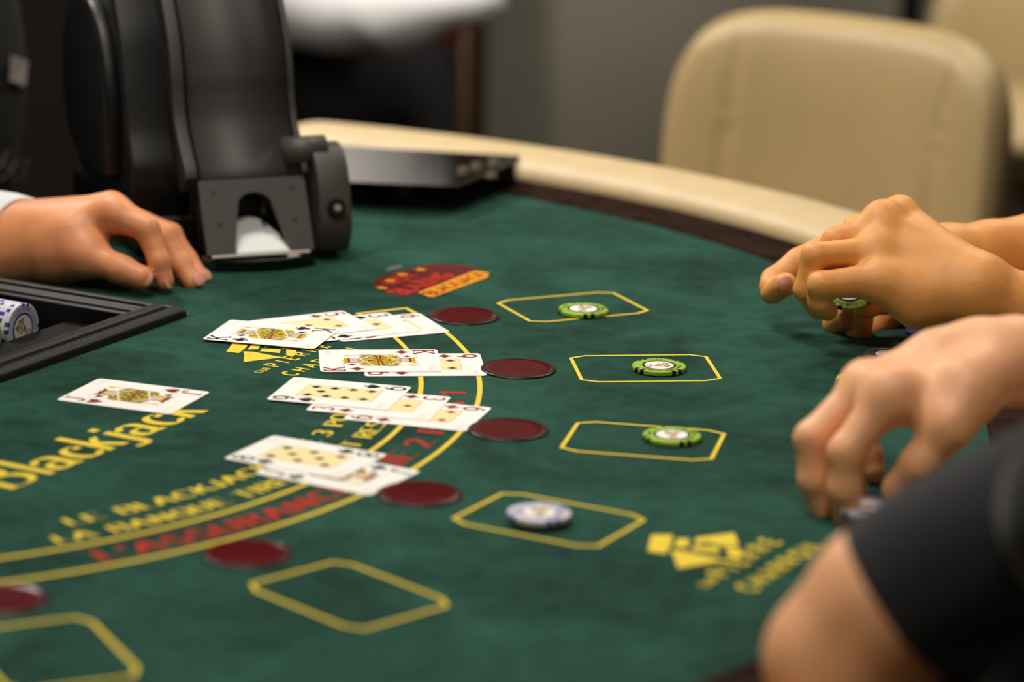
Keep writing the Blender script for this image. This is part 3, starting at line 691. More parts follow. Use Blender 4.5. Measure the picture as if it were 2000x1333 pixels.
# hinge roller and rounded control arm on the right
arm = curve_pts([(.012, .008), (.004, .030), (.010, .062), (.022, .084), (.040, .094), (.058, .088), (.066, .06), (.066, .02), (.060, .004), (.03, .003), (.012, .008)], 5)[:-1]
extrude_profile('control_arm', arm, SW+.010, SW+.038, M_GREYPL, bev=.003)
bm = bmesh.new()
bmesh.ops.create_cone(bm, cap_ends=True, segments=32, radius1=.0125, radius2=.0125, depth=.036, matrix=Matrix.Translation(SP(SW+.006, .040, .088)) @ Matrix.Rotation(LF.rz, 4, 'Z') @ Matrix.Rotation(math.pi/2, 4, 'Y'))
bmobj('hinge_roller', bm, M_GREYPL, shoe, True)
nd = Vector((0, -1, .35)); nd.rotate(Euler((0, 0, LF.rz))); rot = nd.to_track_quat('Z', 'Y').to_matrix().to_4x4(); pc = SP(SW+.024, .0035, .046)
bm = bmesh.new(); bmesh.ops.create_cone(bm, cap_ends=True, segments=28, radius1=.0080, radius2=.0072, depth=.004, matrix=Matrix.Translation(pc) @ rot); bt = bmobj('button', bm, M_BLK, shoe)
bm = bmesh.new(); bmesh.ops.create_cone(bm, cap_ends=True, segments=20, radius1=.0034, radius2=.003, depth=.0052, matrix=Matrix.Translation(pc) @ rot); bmobj('button_light', bm, M_LED, bt)
for o in shoe.children:
    o.data.transform(Matrix.Translation(-Vector(shoe.location)))
    for c in o.children: c.data.transform(Matrix.Translation(-Vector(shoe.location)))

# glossy black discard holder lying past the shoe
def holder():
    root = empty('discard_holder', tuple(G(800, 350, 0)), 0, 'flat glossy black card holder lying beside the shoe at the far felt edge', 'card holder')
    L0 = Vector(root.location)
    tp = [G(648, 283, .026), G(1018, 303, .026), G(1008, 318, .026), G(893, 366, .026), G(662, 356, .026)]
    bt = [Vector((p.x, p.y+.004, TZ+.0026)) for p in tp]; bt[3] = G(893, 379, .0026); bt[4] = G(668, 368, .0026)
    bm = bmesh.new(); a = [bm.verts.new(p-L0) for p in tp]; b = [bm.verts.new(p-L0) for p in bt]
    bm.faces.new(a); bm.faces.new(b[::-1])
    for i in range(5): bm.faces.new([a[i], b[i], b[(i+1) % 5], a[(i+1) % 5]])
    o = bmobj('holder_body', bm, M_BLKG, root); md = o.modifiers.new('b', 'BEVEL'); md.width = .003; md.segments = 3
    for i, (u, v_) in enumerate(((905, 330), (930, 322), (965, 314), (960, 342))):  # small raised tan spots at the holder's right end
        c = G(u, v_, .0275)-L0; bm = bmesh.new(); bmesh.ops.create_cone(bm, cap_ends=True, segments=16, radius1=.006, radius2=.004, depth=.0035, matrix=Matrix.Translation(c)); bmobj('tan_spot', bm, mat('dull_tan', (92, 78, 56), .5), root)
    c = G(790, 371, .006)-L0; bm = bmesh.new(); box(bm, c, (.012, .006, .006), 0, .0012); bmobj('latch', bm, M_METAL, root)
holder()


# ------------------------------------------------------------------ people: bodies grown from tapered limbs blended into one surface
def seg_d(Pn, a, b, ra, rb):
    a = np.array(a, np.float32); b = np.array(b, np.float32); ab = b-a
    t = np.clip(((Pn-a)@ab)/max(1e-9, float(ab@ab)), 0, 1).astype(np.float32)
    return np.linalg.norm(Pn-a-t[..., None]*ab, axis=-1)-(ra+(rb-ra)*t)
def smin(a, b, k):
    h = np.clip(.5+.5*(b-a)/k, 0, 1); return b*(1-h)+a*h-k*h*(1-h)
def field(groups, creases):
    """groups: list of (k, list of capsules); group 0 is the trunk every other group blends into with its own k"""
    def D(Pn):
        def grp(k, caps):
            d = None
            for a, b, ra, rb in caps:
                q = seg_d(Pn, a, b, ra, rb); d = q if d is None else smin(d, q, k)
            return d
        trunk = grp(*groups[0]); out = trunk
        for k, caps in groups[1:]:
            out = np.minimum(out, smin(trunk, grp(k*.5, caps), k))
        for a, b, r in creases:
            out = -smin(-out, seg_d(Pn, a, b, r, r), .0012)
        return out
    return D
def surface(D, lo, hi, h):
    lo = np.array(lo, float); hi = np.array(hi, float); B = 8
    nb = np.ceil((hi-lo)/(h*B)).astype(int); n = nb*B+1
    ax = [(lo[i]+h*B*(np.arange(nb[i])+.5)) for i in range(3)]
    cx = np.stack(np.meshgrid(*ax, indexing='ij'), -1).astype(np.float32); dc = D(cx)
    F = np.repeat(np.repeat(np.repeat(np.where(dc > 0, 1., -1.).astype(np.float32), B, 0), B, 1), B, 2)
    F = np.pad(F, ((0, 1),)*3, mode='edge')
    keep = np.argwhere(np.abs(dc) < h*B*1.05+.004); g = np.arange(B+1)
    loc = np.stack(np.meshgrid(g, g, g, indexing='ij'), -1)
    for i in range(0, len(keep), 256):
        kk = keep[i:i+256]*B; idx = kk[:, None, None, None, :]+loc[None]
        v = D((lo+idx*h).astype(np.float32)); F[idx[..., 0], idx[..., 1], idx[..., 2]] = v
    ins = F < 0
    cnt = np.zeros(tuple(s-1 for s in F.shape), np.int8)
    corners = [(i, j, k) for i in (0, 1) for j in (0, 1) for k in (0, 1)]
    s_ = ins[:-1, :-1, :-1]; mixed = np.zeros(cnt.shape, bool)
    sub = lambda Aa, c: Aa[c[0]:Aa.shape[0]-1+c[0], c[1]:Aa.shape[1]-1+c[1], c[2]:Aa.shape[2]-1+c[2]]
    for c in corners: mixed |= sub(ins, c) != s_
    cells = np.argwhere(mixed); m = len(cells); a3 = np.zeros((m, 3), np.float32); cn = np.zeros(m, np.float32)
    for c in corners:
        for d in range(3):
            if c[d] == 0:
                c2 = list(c); c2[d] = 1
                p = cells+np.array(c); q = cells+np.array(c2)
                va = F[p[:, 0], p[:, 1], p[:, 2]]; vb = F[q[:, 0], q[:, 1], q[:, 2]]; x = (va < 0) != (vb < 0)
                t = np.where(x, va/np.where(x, va-vb, 1), 0)
                pos = np.tile(np.array(c, np.float32), (m, 1)); pos[:, d] = t
                a3 += pos*x[:, None]; cn += x
    V = lo+(cells+a3/cn[:, None])*h
    ID = -np.ones(cnt.shape, np.int32); ID[cells[:, 0], cells[:, 1], cells[:, 2]] = np.arange(m)
    faces = []
    for d in range(3):
        e1, e2 = [(1, 2), (2, 0), (0, 1)][d]
        sl0 = [slice(None)]*3; sl1 = [slice(None)]*3; sl0[d] = slice(0, -1); sl1[d] = slice(1, None)
        A0 = ins[tuple(sl0)]; A1 = ins[tuple(sl1)]; e = np.argwhere(A0 != A1)
        e = e[(e[:, e1] > 0) & (e[:, e2] > 0) & (e[:, e1] < F.shape[e1]-1) & (e[:, e2] < F.shape[e2]-1)]
        st = A0[e[:, 0], e[:, 1], e[:, 2]]
        def cell(o1, o2):
            c = e.copy(); c[:, e1] -= o1; c[:, e2] -= o2; return ID[c[:, 0], c[:, 1], c[:, 2]]
        q = np.stack([cell(1, 1), cell(0, 1), cell(0, 0), cell(1, 0)], 1)
        q[~st] = q[~st][:, ::-1]; faces.append(q)
    return V, np.concatenate(faces)
def organic(name, items, m, parent, org):
    """items: list of (groups, creases, voxel); each island meshed at its own resolution, all in one object"""
    Vs = []; Fs = []; o = 0
    for groups, creases, h in items:
        P_ = []; bods = groups if isinstance(groups[0], list) else [groups]
        for _, caps in [g for bd_ in bods for g in bd_]:
            for a, b, ra, rb in caps: P_ += [np.array(a)-ra, np.array(a)+ra, np.array(b)-rb, np.array(b)+rb]
        P_ = np.array(P_); fs = [field(g, creases) for g in bods]
        V, F_ = surface(lambda Pn: np.minimum.reduce([q(Pn) for q in fs]), P_.min(0)-3*h, P_.max(0)+3*h, h)
        Vs.append(V); Fs.append(F_+o); o += len(V)
    V = np.concatenate(Vs)-np.array(org); F_ = np.concatenate(Fs)
    me = bpy.data.meshes.new(name); me.vertices.add(len(V)); me.vertices.foreach_set('co', V.astype(np.float32).ravel())
    me.loops.add(F_.size); me.loops.foreach_set('vertex_index', F_.ravel().astype(np.int32)); me.polygons.add(len(F_))
    me.polygons.foreach_set('loop_start', np.arange(0, F_.size, 4, dtype=np.int32)); me.polygons.foreach_set('use_smooth', [True]*len(F_))
    me.update(calc_edges=True); me.validate(); me.materials.append(m)
    ob = link(name, me, parent); md = ob.modifiers.new('s', 'SMOOTH'); md.iterations = 2; md.factor = .5
    return ob
def chain(pts):       # [(u, v, Y, r), ...] pixel joints
    P_ = [(tuple(W(u, v, Y)), r) for u, v, Y, r in pts]
    return [(P_[i][0], P_[i+1][0], P_[i][1], P_[i+1][1]) for i in range(len(P_)-1)]
def rays(root, ends):
    return [(tuple(W(*root[:3])), tuple(W(*e[:3])), root[3], e[3]) for e in ends]
def nail(parent, org, c, nrm, along, w_, l_, m=None):
    nrm = Vector(nrm).normalized(); along = Vector(along); along = (along-nrm*along.dot(nrm)).normalized(); sd = along.cross(nrm)
    v = []; f = []; K = 14
    for j in range(5):
        for i in range(K):
            t = 2*math.pi*i/K; rr = j/4
            sx = abs(math.cos(t))**.75*(1 if math.cos(t) > 0 else -1); sy = abs(math.sin(t))**.75*(1 if math.sin(t) > 0 else -1)
            x = sx*w_/2*rr; y = sy*l_/2*rr
            v.append(Vector(c)+sd*x+along*y+nrm*(.0004-.65*x*x/(w_)-.25*y*y/l_)-Vector(org))
    for j in range(4):
        for i in range(K): f.append((j*K+i, j*K+(i+1) % K, (j+1)*K+(i+1) % K, (j+1)*K+i))
    return mesh('fingernail', v, f, m or M_NAIL, parent, True)
CAMP = Vector((0, 0, TZ+CH))
def tocam(p): return (CAMP-Vector(p)).normalized()
def V3(*a): return Vector(a)

# --- dealer on the left: white cuff, black waistcoat, hand resting on the felt
dorg = Vector((-.62, 2.98, 0))
dealer = empty('person', tuple(dorg), 0, 'dealer in black waistcoat and white shirt at the left, one hand resting on the felt', 'person')
wr = (15, 476, 2.52, .030)
palm = rays(wr, [(222, 417, 2.468, .0135), (216, 410, 2.492, .0135), (206, 412, 2.512, .0135), (192, 422, 2.53, .013), (150, 470, 2.47, .024)])+chain([(30, 500, 2.50, .026), (120, 500, 2.475, .021), (165, 500, 2.455, .0150)])
hand_d = [(.010, palm+chain([(15, 476, 2.52, .028), (-160, 476, 2.60, .031)])),
 (.009, chain([(222, 420, 2.468, .0125), (287, 448, 2.455, .0098), (311, 512, 2.445, .0085), (322, 551, 2.441, .0074)])),
 (.009, chain([(217, 408, 2.492, .0122), (320, 462, 2.485, .0098), (353, 516, 2.474, .0086), (376, 552, 2.465, .0078)])),
 (.009, chain([(208, 410, 2.512, .0120), (333, 458, 2.512, .0092), (366, 508, 2.503, .0080), (393, 545, 2.490, .0074)])),
 (.009, chain([(194, 424, 2.53, .011), (300, 474, 2.548, .0085), (340, 520, 2.545, .0072), (352, 538, 2.54, .0066)])),
 (.012, chain([(120, 497, 2.475, .019), (172, 502, 2.455, .0142), (236, 527, 2.440, .0108), (277, 543, 2.432, .0098)]))]
# forearm and upper arm stay inside the sleeve; the neck and the other hand end inside the shirt
body_d = organic('body', [(hand_d, [], .0016)], M_SK3, dealer, dorg)
nail(body_d, dorg, W(281, 541, 2.4245), tocam(W(281, 541, 2.43))+V3(0, 0, .25), W(277, 543, 2.432)-W(236, 527, 2.44), .0125, .0135)
nail(body_d, dorg, W(330, 552, 2.4355), V3(.75, -.4, .35), V3(.15, 0, -1), .008, .010)
nail(body_d, dorg, W(388, 544, 2.459), tocam(W(385, 545, 2.46))+V3(.3, 0, .5), V3(.5, -.2, -.8), .0095, .0105)
nail(body_d, dorg, W(402, 536, 2.485), tocam(W(400, 540, 2.48))+V3(.3, 0, .5), V3(.5, -.1, -.8), .009, .010)
def tube(name, path, m, parent, org, ext=None, n=36, squash=1.0):
    """open cloth tube along (centre, radius) rings; normals follow the path"""
    v = []; f = []
    for i, (c, r, d) in enumerate(path):
        d = Vector(d).normalized(); up = Vector((0, 0, 1)); sx = d.cross(up).normalized(); sy = sx.cross(d)
        for j in range(n):
            t = 2*math.pi*j/n; v.append(Vector(c)+sx*r*math.cos(t)*squash+sy*r*math.sin(t)-Vector(org))
    for i in range(len(path)-1):
        for j in range(n): f.append((i*n+j, i*n+(j+1) % n, (i+1)*n+(j+1) % n, (i+1)*n+j))
    o = mesh(name, v, f, m, parent, True); md = o.modifiers.new('t', 'SOLIDIFY'); md.thickness = .0016; md.offset = 1; return o
cA = W(62, 474, 2.505); cdir = (W(62, 474, 2.505)-W(-160, 440, 2.60)).normalized(); cdir2 = (cdir+Vector((.0, -.2, .42))).normalized()
sl = [(cA, .0355, cdir2), (cA-cdir*.004, .0362, cdir2), (cA-cdir*.03, .0366, cdir), (cA-cdir*.058, .0368, cdir), (cA-cdir*.062, .0345, cdir), (cA-cdir*.075, .0385, cdir), (cA-cdir*.16, .045, cdir)]
tube('shirt_cuff', sl, M_SHIRTW, dealer, dorg)
el = cA-cdir*.15; sh_ = Vector((-.60, 3.02, 1.36)); elb = Vector((-.70, 2.72, .99))
organic('shirt', [([(.03, [(tuple(el), tuple(elb), .044, .052), (tuple(elb), tuple(sh_), .052, .06), ((-.80, 2.84, 1.36), (-.99, 2.80, 1.08), .058, .05), ((-.99, 2.80, 1.08), (-.84, 3.02, 1.0), .05, .042), ((-.70, 2.93, 1.40), (-.70, 2.93, 1.46), .07, .062)])], [], .006)], M_SHIRTW, dealer, dorg)
vestg = [(.06, [((-.60, 3.00, 1.32), (-.78, 2.86, 1.32), .095, .095), ((-.60, 2.98, 1.30), (-.60, 2.98, .98), .125, .115), ((-.74, 2.87, 1.30), (-.70, 2.88, .98), .125, .12), ((-.60, 2.97, 1.0), (-.62, 2.96, .80), .12, .13)])]
organic('waistcoat', [(vestg, [], .008)], M_VEST, dealer, dorg)
organic('trousers', [([(.05, [((-.60, 2.99, .84), (-.74, 2.88, .84), .12, .12), ((-.62, 3.02, .80), (-.66, 3.04, .10), .088, .062), ((-.76, 2.86, .80), (-.82, 2.84, .10), .088, .062)])], [], .01)], M_TROU, dealer, dorg)
organic('shoe', [([(.02, [((-.66, 3.05, .045), (-.50, 2.98, .035), .044, .034)])], [], .006)], M_BLK, dealer, dorg)
organic('shoe', [([(.02, [((-.82, 2.85, .045), (-.66, 2.78, .035), .044, .034)])], [], .006)], M_BLK, dealer, dorg)
bd = W(36, 137, 2.79); bn = Vector((.55, -.8, .1)).normalized()
def patch(name, c, nrm, w_, h_, m, parent, org, roll=0):
    q = Vector(nrm).to_track_quat('Z', 'Y').to_matrix().to_4x4(); bm = bmesh.new()
    box(bm, (0, 0, 0), (w_, h_, .003)); o = bmobj(name, bm, m, parent); o.matrix_parent_inverse = Matrix.Identity(4)
    o.location = Vector(c)-Vector(org); o.rotation_euler = (q @ Matrix.Rotation(roll, 4, 'Z')).to_euler(); return o
_VD = field(vestg, [])
def on_vest(u, v):
    Ys = np.linspace(2.5, 3.2, 400); P_ = np.array([tuple(W(u, v, y)) for y in Ys], np.float32); d = _VD(P_)
    k = np.argmax(d < .0045) if (d < .0045).any() else int(np.argmin(d)); return Vector(P_[k])
q0 = [on_vest(u, v) for u, v in ((22, 108), (55, 120), (50, 168), (18, 156))]
off = V3(.1, -.95, .1)*.003
mesh('name_badge', [p-dorg for p in q0]+[p-dorg+off for p in q0], [(0, 1, 2, 3), (7, 6, 5, 4), (0, 4, 5, 1), (1, 5, 6, 2), (2, 6, 7, 3), (3, 7, 4, 0)], mat('badge_grey', (150, 146, 140), .5), dealer)
em = mat('grey_thread', (66, 64, 62), .8)
for st in ([(-6, 330), (6, 312), (14, 296), (16, 312), (8, 332), (20, 338)], [(20, 338), (30, 318), (34, 300), (30, 330), (38, 344)], [(38, 344), (46, 322), (56, 304), (52, 328), (46, 352), (54, 362)], [(0, 350), (14, 340), (28, 348), (44, 352)]):
    pts = []
    for a, b in zip(st[:-1], st[1:]):
        for t in (0, .33, .66): pts.append((a[0]+(b[0]-a[0])*t, a[1]+(b[1]-a[1])*t))
    pts.append(st[-1]); v = []
    for u, w_ in pts:
        c = on_vest(u, w_)-dorg+off*.3; v += [c+V3(-.0009, 0, .0006), c+V3(.0009, 0, -.0006)]
    mesh('embroidery', v, [(2*i, 2*i+1, 2*i+3, 2*i+2) for i in range(len(pts)-1)], em, dealer)
def head(parent, org, c, face, hairm, skin, s=1.0):
    c = Vector(c); f = Vector(face).normalized(); sd = f.cross(Vector((0, 0, 1))).normalized(); Z = Vector((0, 0, 1))
    q = lambda a, b, z: tuple(c+f*a*s+sd*b*s+Z*z*s)
    g = [(.02, [(q(-.02, 0, .03), q(.01, 0, .03), .082, .078), (q(.03, 0, -.03), q(.045, 0, -.055), .055, .042), (q(-.02, 0, -.05), q(-.03, 0, -.16), .052, .058),
      (q(.088, 0, .015), q(.104, 0, -.012), .008, .012), (q(.083, -.012, -.045), q(.083, .012, -.045), .008, .008)]),
      (.006, [(q(-.01, .078, .0), q(-.015, .082, -.02), .012, .009)]), (.006, [(q(-.01, -.078, .0), q(-.015, -.082, -.02), .012, .009)])]
    return g, [(.02, [(q(-.035, 0, .055), q(-.005, 0, .062), .09, .084), (q(-.05, 0, .0), q(-.05, 0, -.03), .078, .06)])]

# --- first player on the right: two tanned hands holding a lime chip over the felt
porg = Vector((.74, 2.36, 0))
pa = empty('person', tuple(porg), 0, 'player with bare tan forearms at the right, both hands fiddling with a lime chip', 'person')
near = [(.009, rays((1905, 566, 2.262, .0235), [(1758, 418, 2.318, .0120), (1724, 433, 2.300, .0125), (1716, 487, 2.278, .0125), (1716, 548, 2.258, .0135), (1795, 585, 2.258, .0200), (1780, 480, 2.295, .016)])
   +chain([(1795, 585, 2.258, .020), (1740, 560, 2.256, .0165)])+chain([(1905, 566, 2.262, .0235), (1990, 596, 2.262, .0225), (2200, 672, 2.28, .033), (2480, 720, 2.34, .042)])+chain([(1758, 418, 2.318, .0115), (1724, 430, 2.300, .0125), (1714, 487, 2.278, .0120), (1716, 545, 2.258, .0130)])),
 (.0075, chain([(1716, 547, 2.257, .0130), (1604, 557, 2.246, .0100), (1601, 590, 2.250, .0085), (1616, 607, 2.262, .0078)])),
 (.0075, chain([(1716, 492, 2.278, .0118), (1592, 500, 2.262, .0099), (1574, 565, 2.262, .0088), (1597, 604, 2.272, .0080)])),
 (.0075, chain([(1722, 440, 2.300, .0118), (1632, 470, 2.292, .0096), (1592, 530, 2.288, .0086), (1600, 580, 2.292, .0078)])),
 (.0075, chain([(1757, 420, 2.318, .0115), (1672, 448, 2.318, .0098), (1630, 500, 2.312, .0086), (1640, 550, 2.308, .0080)])),
 (.010, chain([(1850, 500, 2.325, .0170), (1800, 545, 2.345, .0125), (1730, 585, 2.345, .0105), (1690, 600, 2.33, .0090)]))]
def wrinkle(u, v, Y, du, dv, r, dz=.0):      # short shallow groove lying on the skin
    return (tuple(W(u-du, v-dv, Y)), tuple(W(u+du, v+dv, Y)), r)
def groove(u, v, Y, r, du, dv, rg=.0010):
    c = W(u, v, Y); t = tocam(c)*(r+.0003); a = W(u-du, v-dv, Y)+t; b = W(u+du, v+dv, Y)+t; return (tuple(a), tuple(b), rg)
near_cr = []
far = [(.009, rays((1850, 505, 2.43, .0235), [(1740, 470, 2.40, .014), (1735, 500, 2.395, .015), (1740, 545, 2.395, .016), (1765, 590, 2.395, .0170)])+chain([(1850, 505, 2.43, .0235), (1930, 487, 2.44, .0215), (2050, 473, 2.46, .0255), (2350, 440, 2.50, .036), (2520, 470, 2.50, .042)])
   +chain([(1765, 590, 2.395, .0155), (1728, 617, 2.385, .0105)])),
 (.008, chain([(1740, 455, 2.40, .0125), (1632, 474, 2.392, .0110), (1560, 512, 2.385, .0105), (1512, 548, 2.375, .0098), (1506, 560, 2.366, .0094)])),
 (.0015, chain([(1508, 572, 2.362, .0090), (1534, 556, 2.347, .0092)])),
 (.008, chain([(1735, 560, 2.392, .0125), (1690, 600, 2.385, .0105), (1634, 632, 2.366, .0100), (1658, 614, 2.345, .0088)])),
 (.008, chain([(1755, 590, 2.390, .0125), (1714, 640, 2.382, .0105), (1676, 660, 2.358, .0100), (1684, 622, 2.342, .0088)]))]
linkA = [(.012, [(tuple(W(2480, 720, 2.34)), (.66, 2.22, 1.14), .042, .048), ((.66, 2.22, 1.14), (.74, 2.30, 1.20), .05, .06), (tuple(W(2520, 470, 2.50)), (.73, 2.57, 1.14), .042, .048), ((.73, 2.57, 1.14), (.75, 2.44, 1.20), .05, .06), ((.74, 2.30, 1.20), (.75, 2.44, 1.20), .06, .06)])]
body_a = organic('body', [([near, far, linkA], near_cr, .0017)], M_SK1, pa, porg)
nail(body_a, porg, W(1534, 554, 2.3380), tocam(W(1530, 553, 2.34))+V3(.15, 0, .2), V3(.8, 0, .45), .0105, .0115, M_NAILD)
nail(body_a, porg, W(1655, 619, 2.3365), tocam(W(1655, 618, 2.34))+V3(0, 0, -.1), V3(.8, 0, .5), .0105, .0115, M_NAILD)
shA = [(.05, [((.74, 2.36, 1.22), (.80, 2.62, 1.30), .10, .07), ((.74, 2.36, 1.22), (.74, 2.12, 1.28), .10, .07), ((.76, 2.38, 1.25), (.78, 2.40, .78), .13, .14), ((.76, 2.30, 1.25), (.78, 2.28, .78), .12, .13),
   ((.78, 2.62, 1.30), (.72, 2.56, 1.12), .07, .058), ((.73, 2.12, 1.28), (.66, 2.20, 1.12), .07, .058)])]
organic('shirt', [(shA, [], .008)], M_LAV, pa, porg)
organic('trousers', [([(.05, [((.80, 2.42, .74), (.80, 2.24, .74), .13, .13), ((.80, 2.44, .70), (.98, 2.46, .10), .09, .06), ((.80, 2.22, .70), (.98, 2.20, .10), .09, .06)])], [], .01)], M_TROU, pa, porg)
organic('shoe', [([(.02, [((1.0, 2.46, .045), (.84, 2.44, .035), .044, .034)])], [], .006)], M_BLK, pa, porg)
organic('shoe', [([(.02, [((1.0, 2.20, .045), (.84, 2.18, .035), .044, .034)])], [], .006)], M_BLK, pa, porg)
hq = Matrix.Rotation(-.25, 4, 'X') @ Matrix.Rotation(.12, 4, 'Y')
chip(chip_g, W(1656, 571, 2.330), 2.6, 'lime casino chip held between the hands of the tan armed player', rot=Matrix.Rotation(.60, 4, 'X'))

# --- second player, nearest: charcoal T-shirt, right hand on a stack of chips, left elbow on the rail
borg = Vector((.50, 1.60, 0))
pb = empty('person', tuple(borg), 0, 'nearest player in a charcoal T-shirt, elbow on the rail, fingers lowered onto chips', 'person')
hb = [(.016, rays((1985, 706, 1.965, .0190), [(1692, 752, 1.925, .0125), (1737, 770, 1.898, .0130), (1712, 752, 1.955, .0120), (1738, 745, 1.98, .0110), (1880, 745, 1.905, .0155)])
   +chain([(1692, 752, 1.925, .0120), (1737, 770, 1.898, .0126)])+chain([(1712, 752, 1.955, .0118), (1830, 698, 1.945, .0140), (1910, 690, 1.955, .0180), (1985, 706, 1.965, .0190)])+chain([(1985, 706, 1.965, .0190), (1895, 760, 1.905, .0160), (1856, 818, 1.885, .0138)])+chain([(1745, 782, 1.900, .0120), (1840, 795, 1.905, .0125)])
   +chain([(1985, 706, 1.965, .0195), (2120, 720, 1.97, .0245), (2420, 760, 1.95, .036), (2620, 780, 1.90, .044)])),
 (.010, chain([(1692, 752, 1.925, .0120), (1584, 856, 1.902, .0102), (1588, 938, 1.898, .0090), (1606, 1000, 1.900, .0080)])),
 (.010, chain([(1737, 770, 1.898, .0130), (1652, 884, 1.882, .0110), (1648, 956, 1.880, .0098), (1653, 1012, 1.885, .0088)])),
 (.010, chain([(1712, 752, 1.955, .0115), (1640, 850, 1.945, .0098), (1660, 930, 1.935, .0086), (1672, 972, 1.930, .0078)])),
 (.010, chain([(1738, 745, 1.98, .0105), (1680, 820, 1.985, .0088), (1700, 890, 1.972, .0076), (1708, 925, 1.965, .0070)])),
 (.012, chain([(1885, 775, 1.900, .0165), (1848, 842, 1.884, .0128), (1795, 908, 1.882, .0112), (1752, 955, 1.892, .0096)]))]
armb = [(.008, chain([(1648, 1290, 1.528, .0400), (1742, 1186, 1.525, .0432), (1900, 1085, 1.52, .0430), (2060, 1010, 1.50, .043)])+chain([(1648, 1290, 1.528, .0400), (1672, 1400, 1.525, .041), (1850, 1520, 1.55, .034), (2200, 1590, 1.60, .027)]))]
linkB = [(.012, [(tuple(W(2060, 1010, 1.50)), (.47, 1.50, 1.13), .043, .05), ((.47, 1.50, 1.13), (.54, 1.74, 1.16), .05, .06), (tuple(W(2620, 780, 1.90)), (.52, 1.96, 1.12), .044, .05), ((.52, 1.96, 1.12), (.54, 1.74, 1.16), .05, .06)])]
body_b = organic('body', [([hb, armb, linkB], [], .0020)], M_SK2, pb, borg)
hem = W(1742, 1186, 1.525); ax_ = (W(1842, 1120, 1.522)-hem).normalized(); sleeve_pts = [(1750, 1181, 1.525, .0448), (1755, 1178, 1.525, .0462), (1778, 1163, 1.525, .0478), (1830, 1130, 1.522, .0485), (1925, 1084, 1.515, .0500), (2060, 1030, 1.50, .053), (2200, 990, 1.48, .058)]
shB = [(.05, [(tuple(W(2150, 1000, 1.45)), (.48, 1.50, 1.14), .050, .075), (tuple(W(2120, 1330, 1.52)), tuple(W(2090, 1500, 1.52)), .060, .060), (tuple(W(2120, 1330, 1.52)), (.50, 1.56, 1.12), .060, .085), ((.48, 1.50, 1.15), (.54, 1.92, 1.20), .08, .075), ((.54, 1.92, 1.20), (.50, 1.98, 1.10), .07, .06), ((.52, 1.66, 1.14), (.60, 1.72, .78), .125, .14), ((.52, 1.80, 1.14), (.60, 1.80, .78), .12, .13), ((.54, 1.74, 1.22), (.54, 1.74, 1.29), .075, .062)])]
organic('tshirt', [(shB, [], .007)], M_TEE, pb, borg)
rg = [(W(u, v, Y), r, ax_) for u, v, Y, r in sleeve_pts]
for i in range(2, len(rg)): rg[i] = (rg[i][0], rg[i][1], (rg[min(i+1, len(rg)-1)][0]-rg[i-1][0]).normalized())
tube('tshirt_sleeve', rg, M_TEE, pb, borg)
organic('trousers', [([(.05, [((.66, 1.82, .74), (.66, 1.66, .74), .13, .13), ((.66, 1.84, .70), (.92, 1.90, .10), .09, .06), ((.66, 1.64, .70), (.90, 1.56, .10), .09, .06)])], [], .01)], M_TROU, pb, borg)
organic('shoe', [([(.02, [((.93, 1.90, .045), (.77, 1.88, .035), .044, .034)])], [], .006)], M_BLK, pb, borg)
organic('shoe', [([(.02, [((.92, 1.56, .045), (.76, 1.56, .035), .044, .034)])], [], .006)], M_BLK, pb, borg)
# heads above the frame
for par, org, c, f, sk in ((dealer, dorg, (-.69, 2.92, 1.62), (.8, -.5, -.15), M_SK3), (pa, porg, (.72, 2.36, 1.52), (-1, 0, -.3), M_SK1), (pb, borg, (.50, 1.74, 1.47), (-1, .1, -.3), M_SK2)):
    g, hr = head(par, org, c, f, M_HAIR, sk)
    hd = organic('head', [(g, [], .005)], sk, par, org); organic('hair', [([(hr[0][0], hr[0][1])], [], .006)], M_HAIR, par, org)
# lavender cloth under the far forearm
cl = []
for i in range(13):
    for j in range(9):
        u = 1768+14*i; v_ = 632+5.0*j+.10*14*i; g_ = G(u, v_, 0); cl.append(Vector((g_.x, g_.y, TZ+.006+.010*math.sin(i*.5+.4)*math.sin(j*.39)**2+.002*math.sin(i*1.7+j))))
o = mesh('folded_cloth', cl, [(i*9+j, (i+1)*9+j, (i+1)*9+j+1, i*9+j+1) for i in range(12) for j in range(8)], M_LAV, None, True)
md = o.modifiers.new('t', 'SOLIDIFY'); md.thickness = .003; tag(o, 'lavender cloth lying on the felt under the tan forearm', 'cloth')


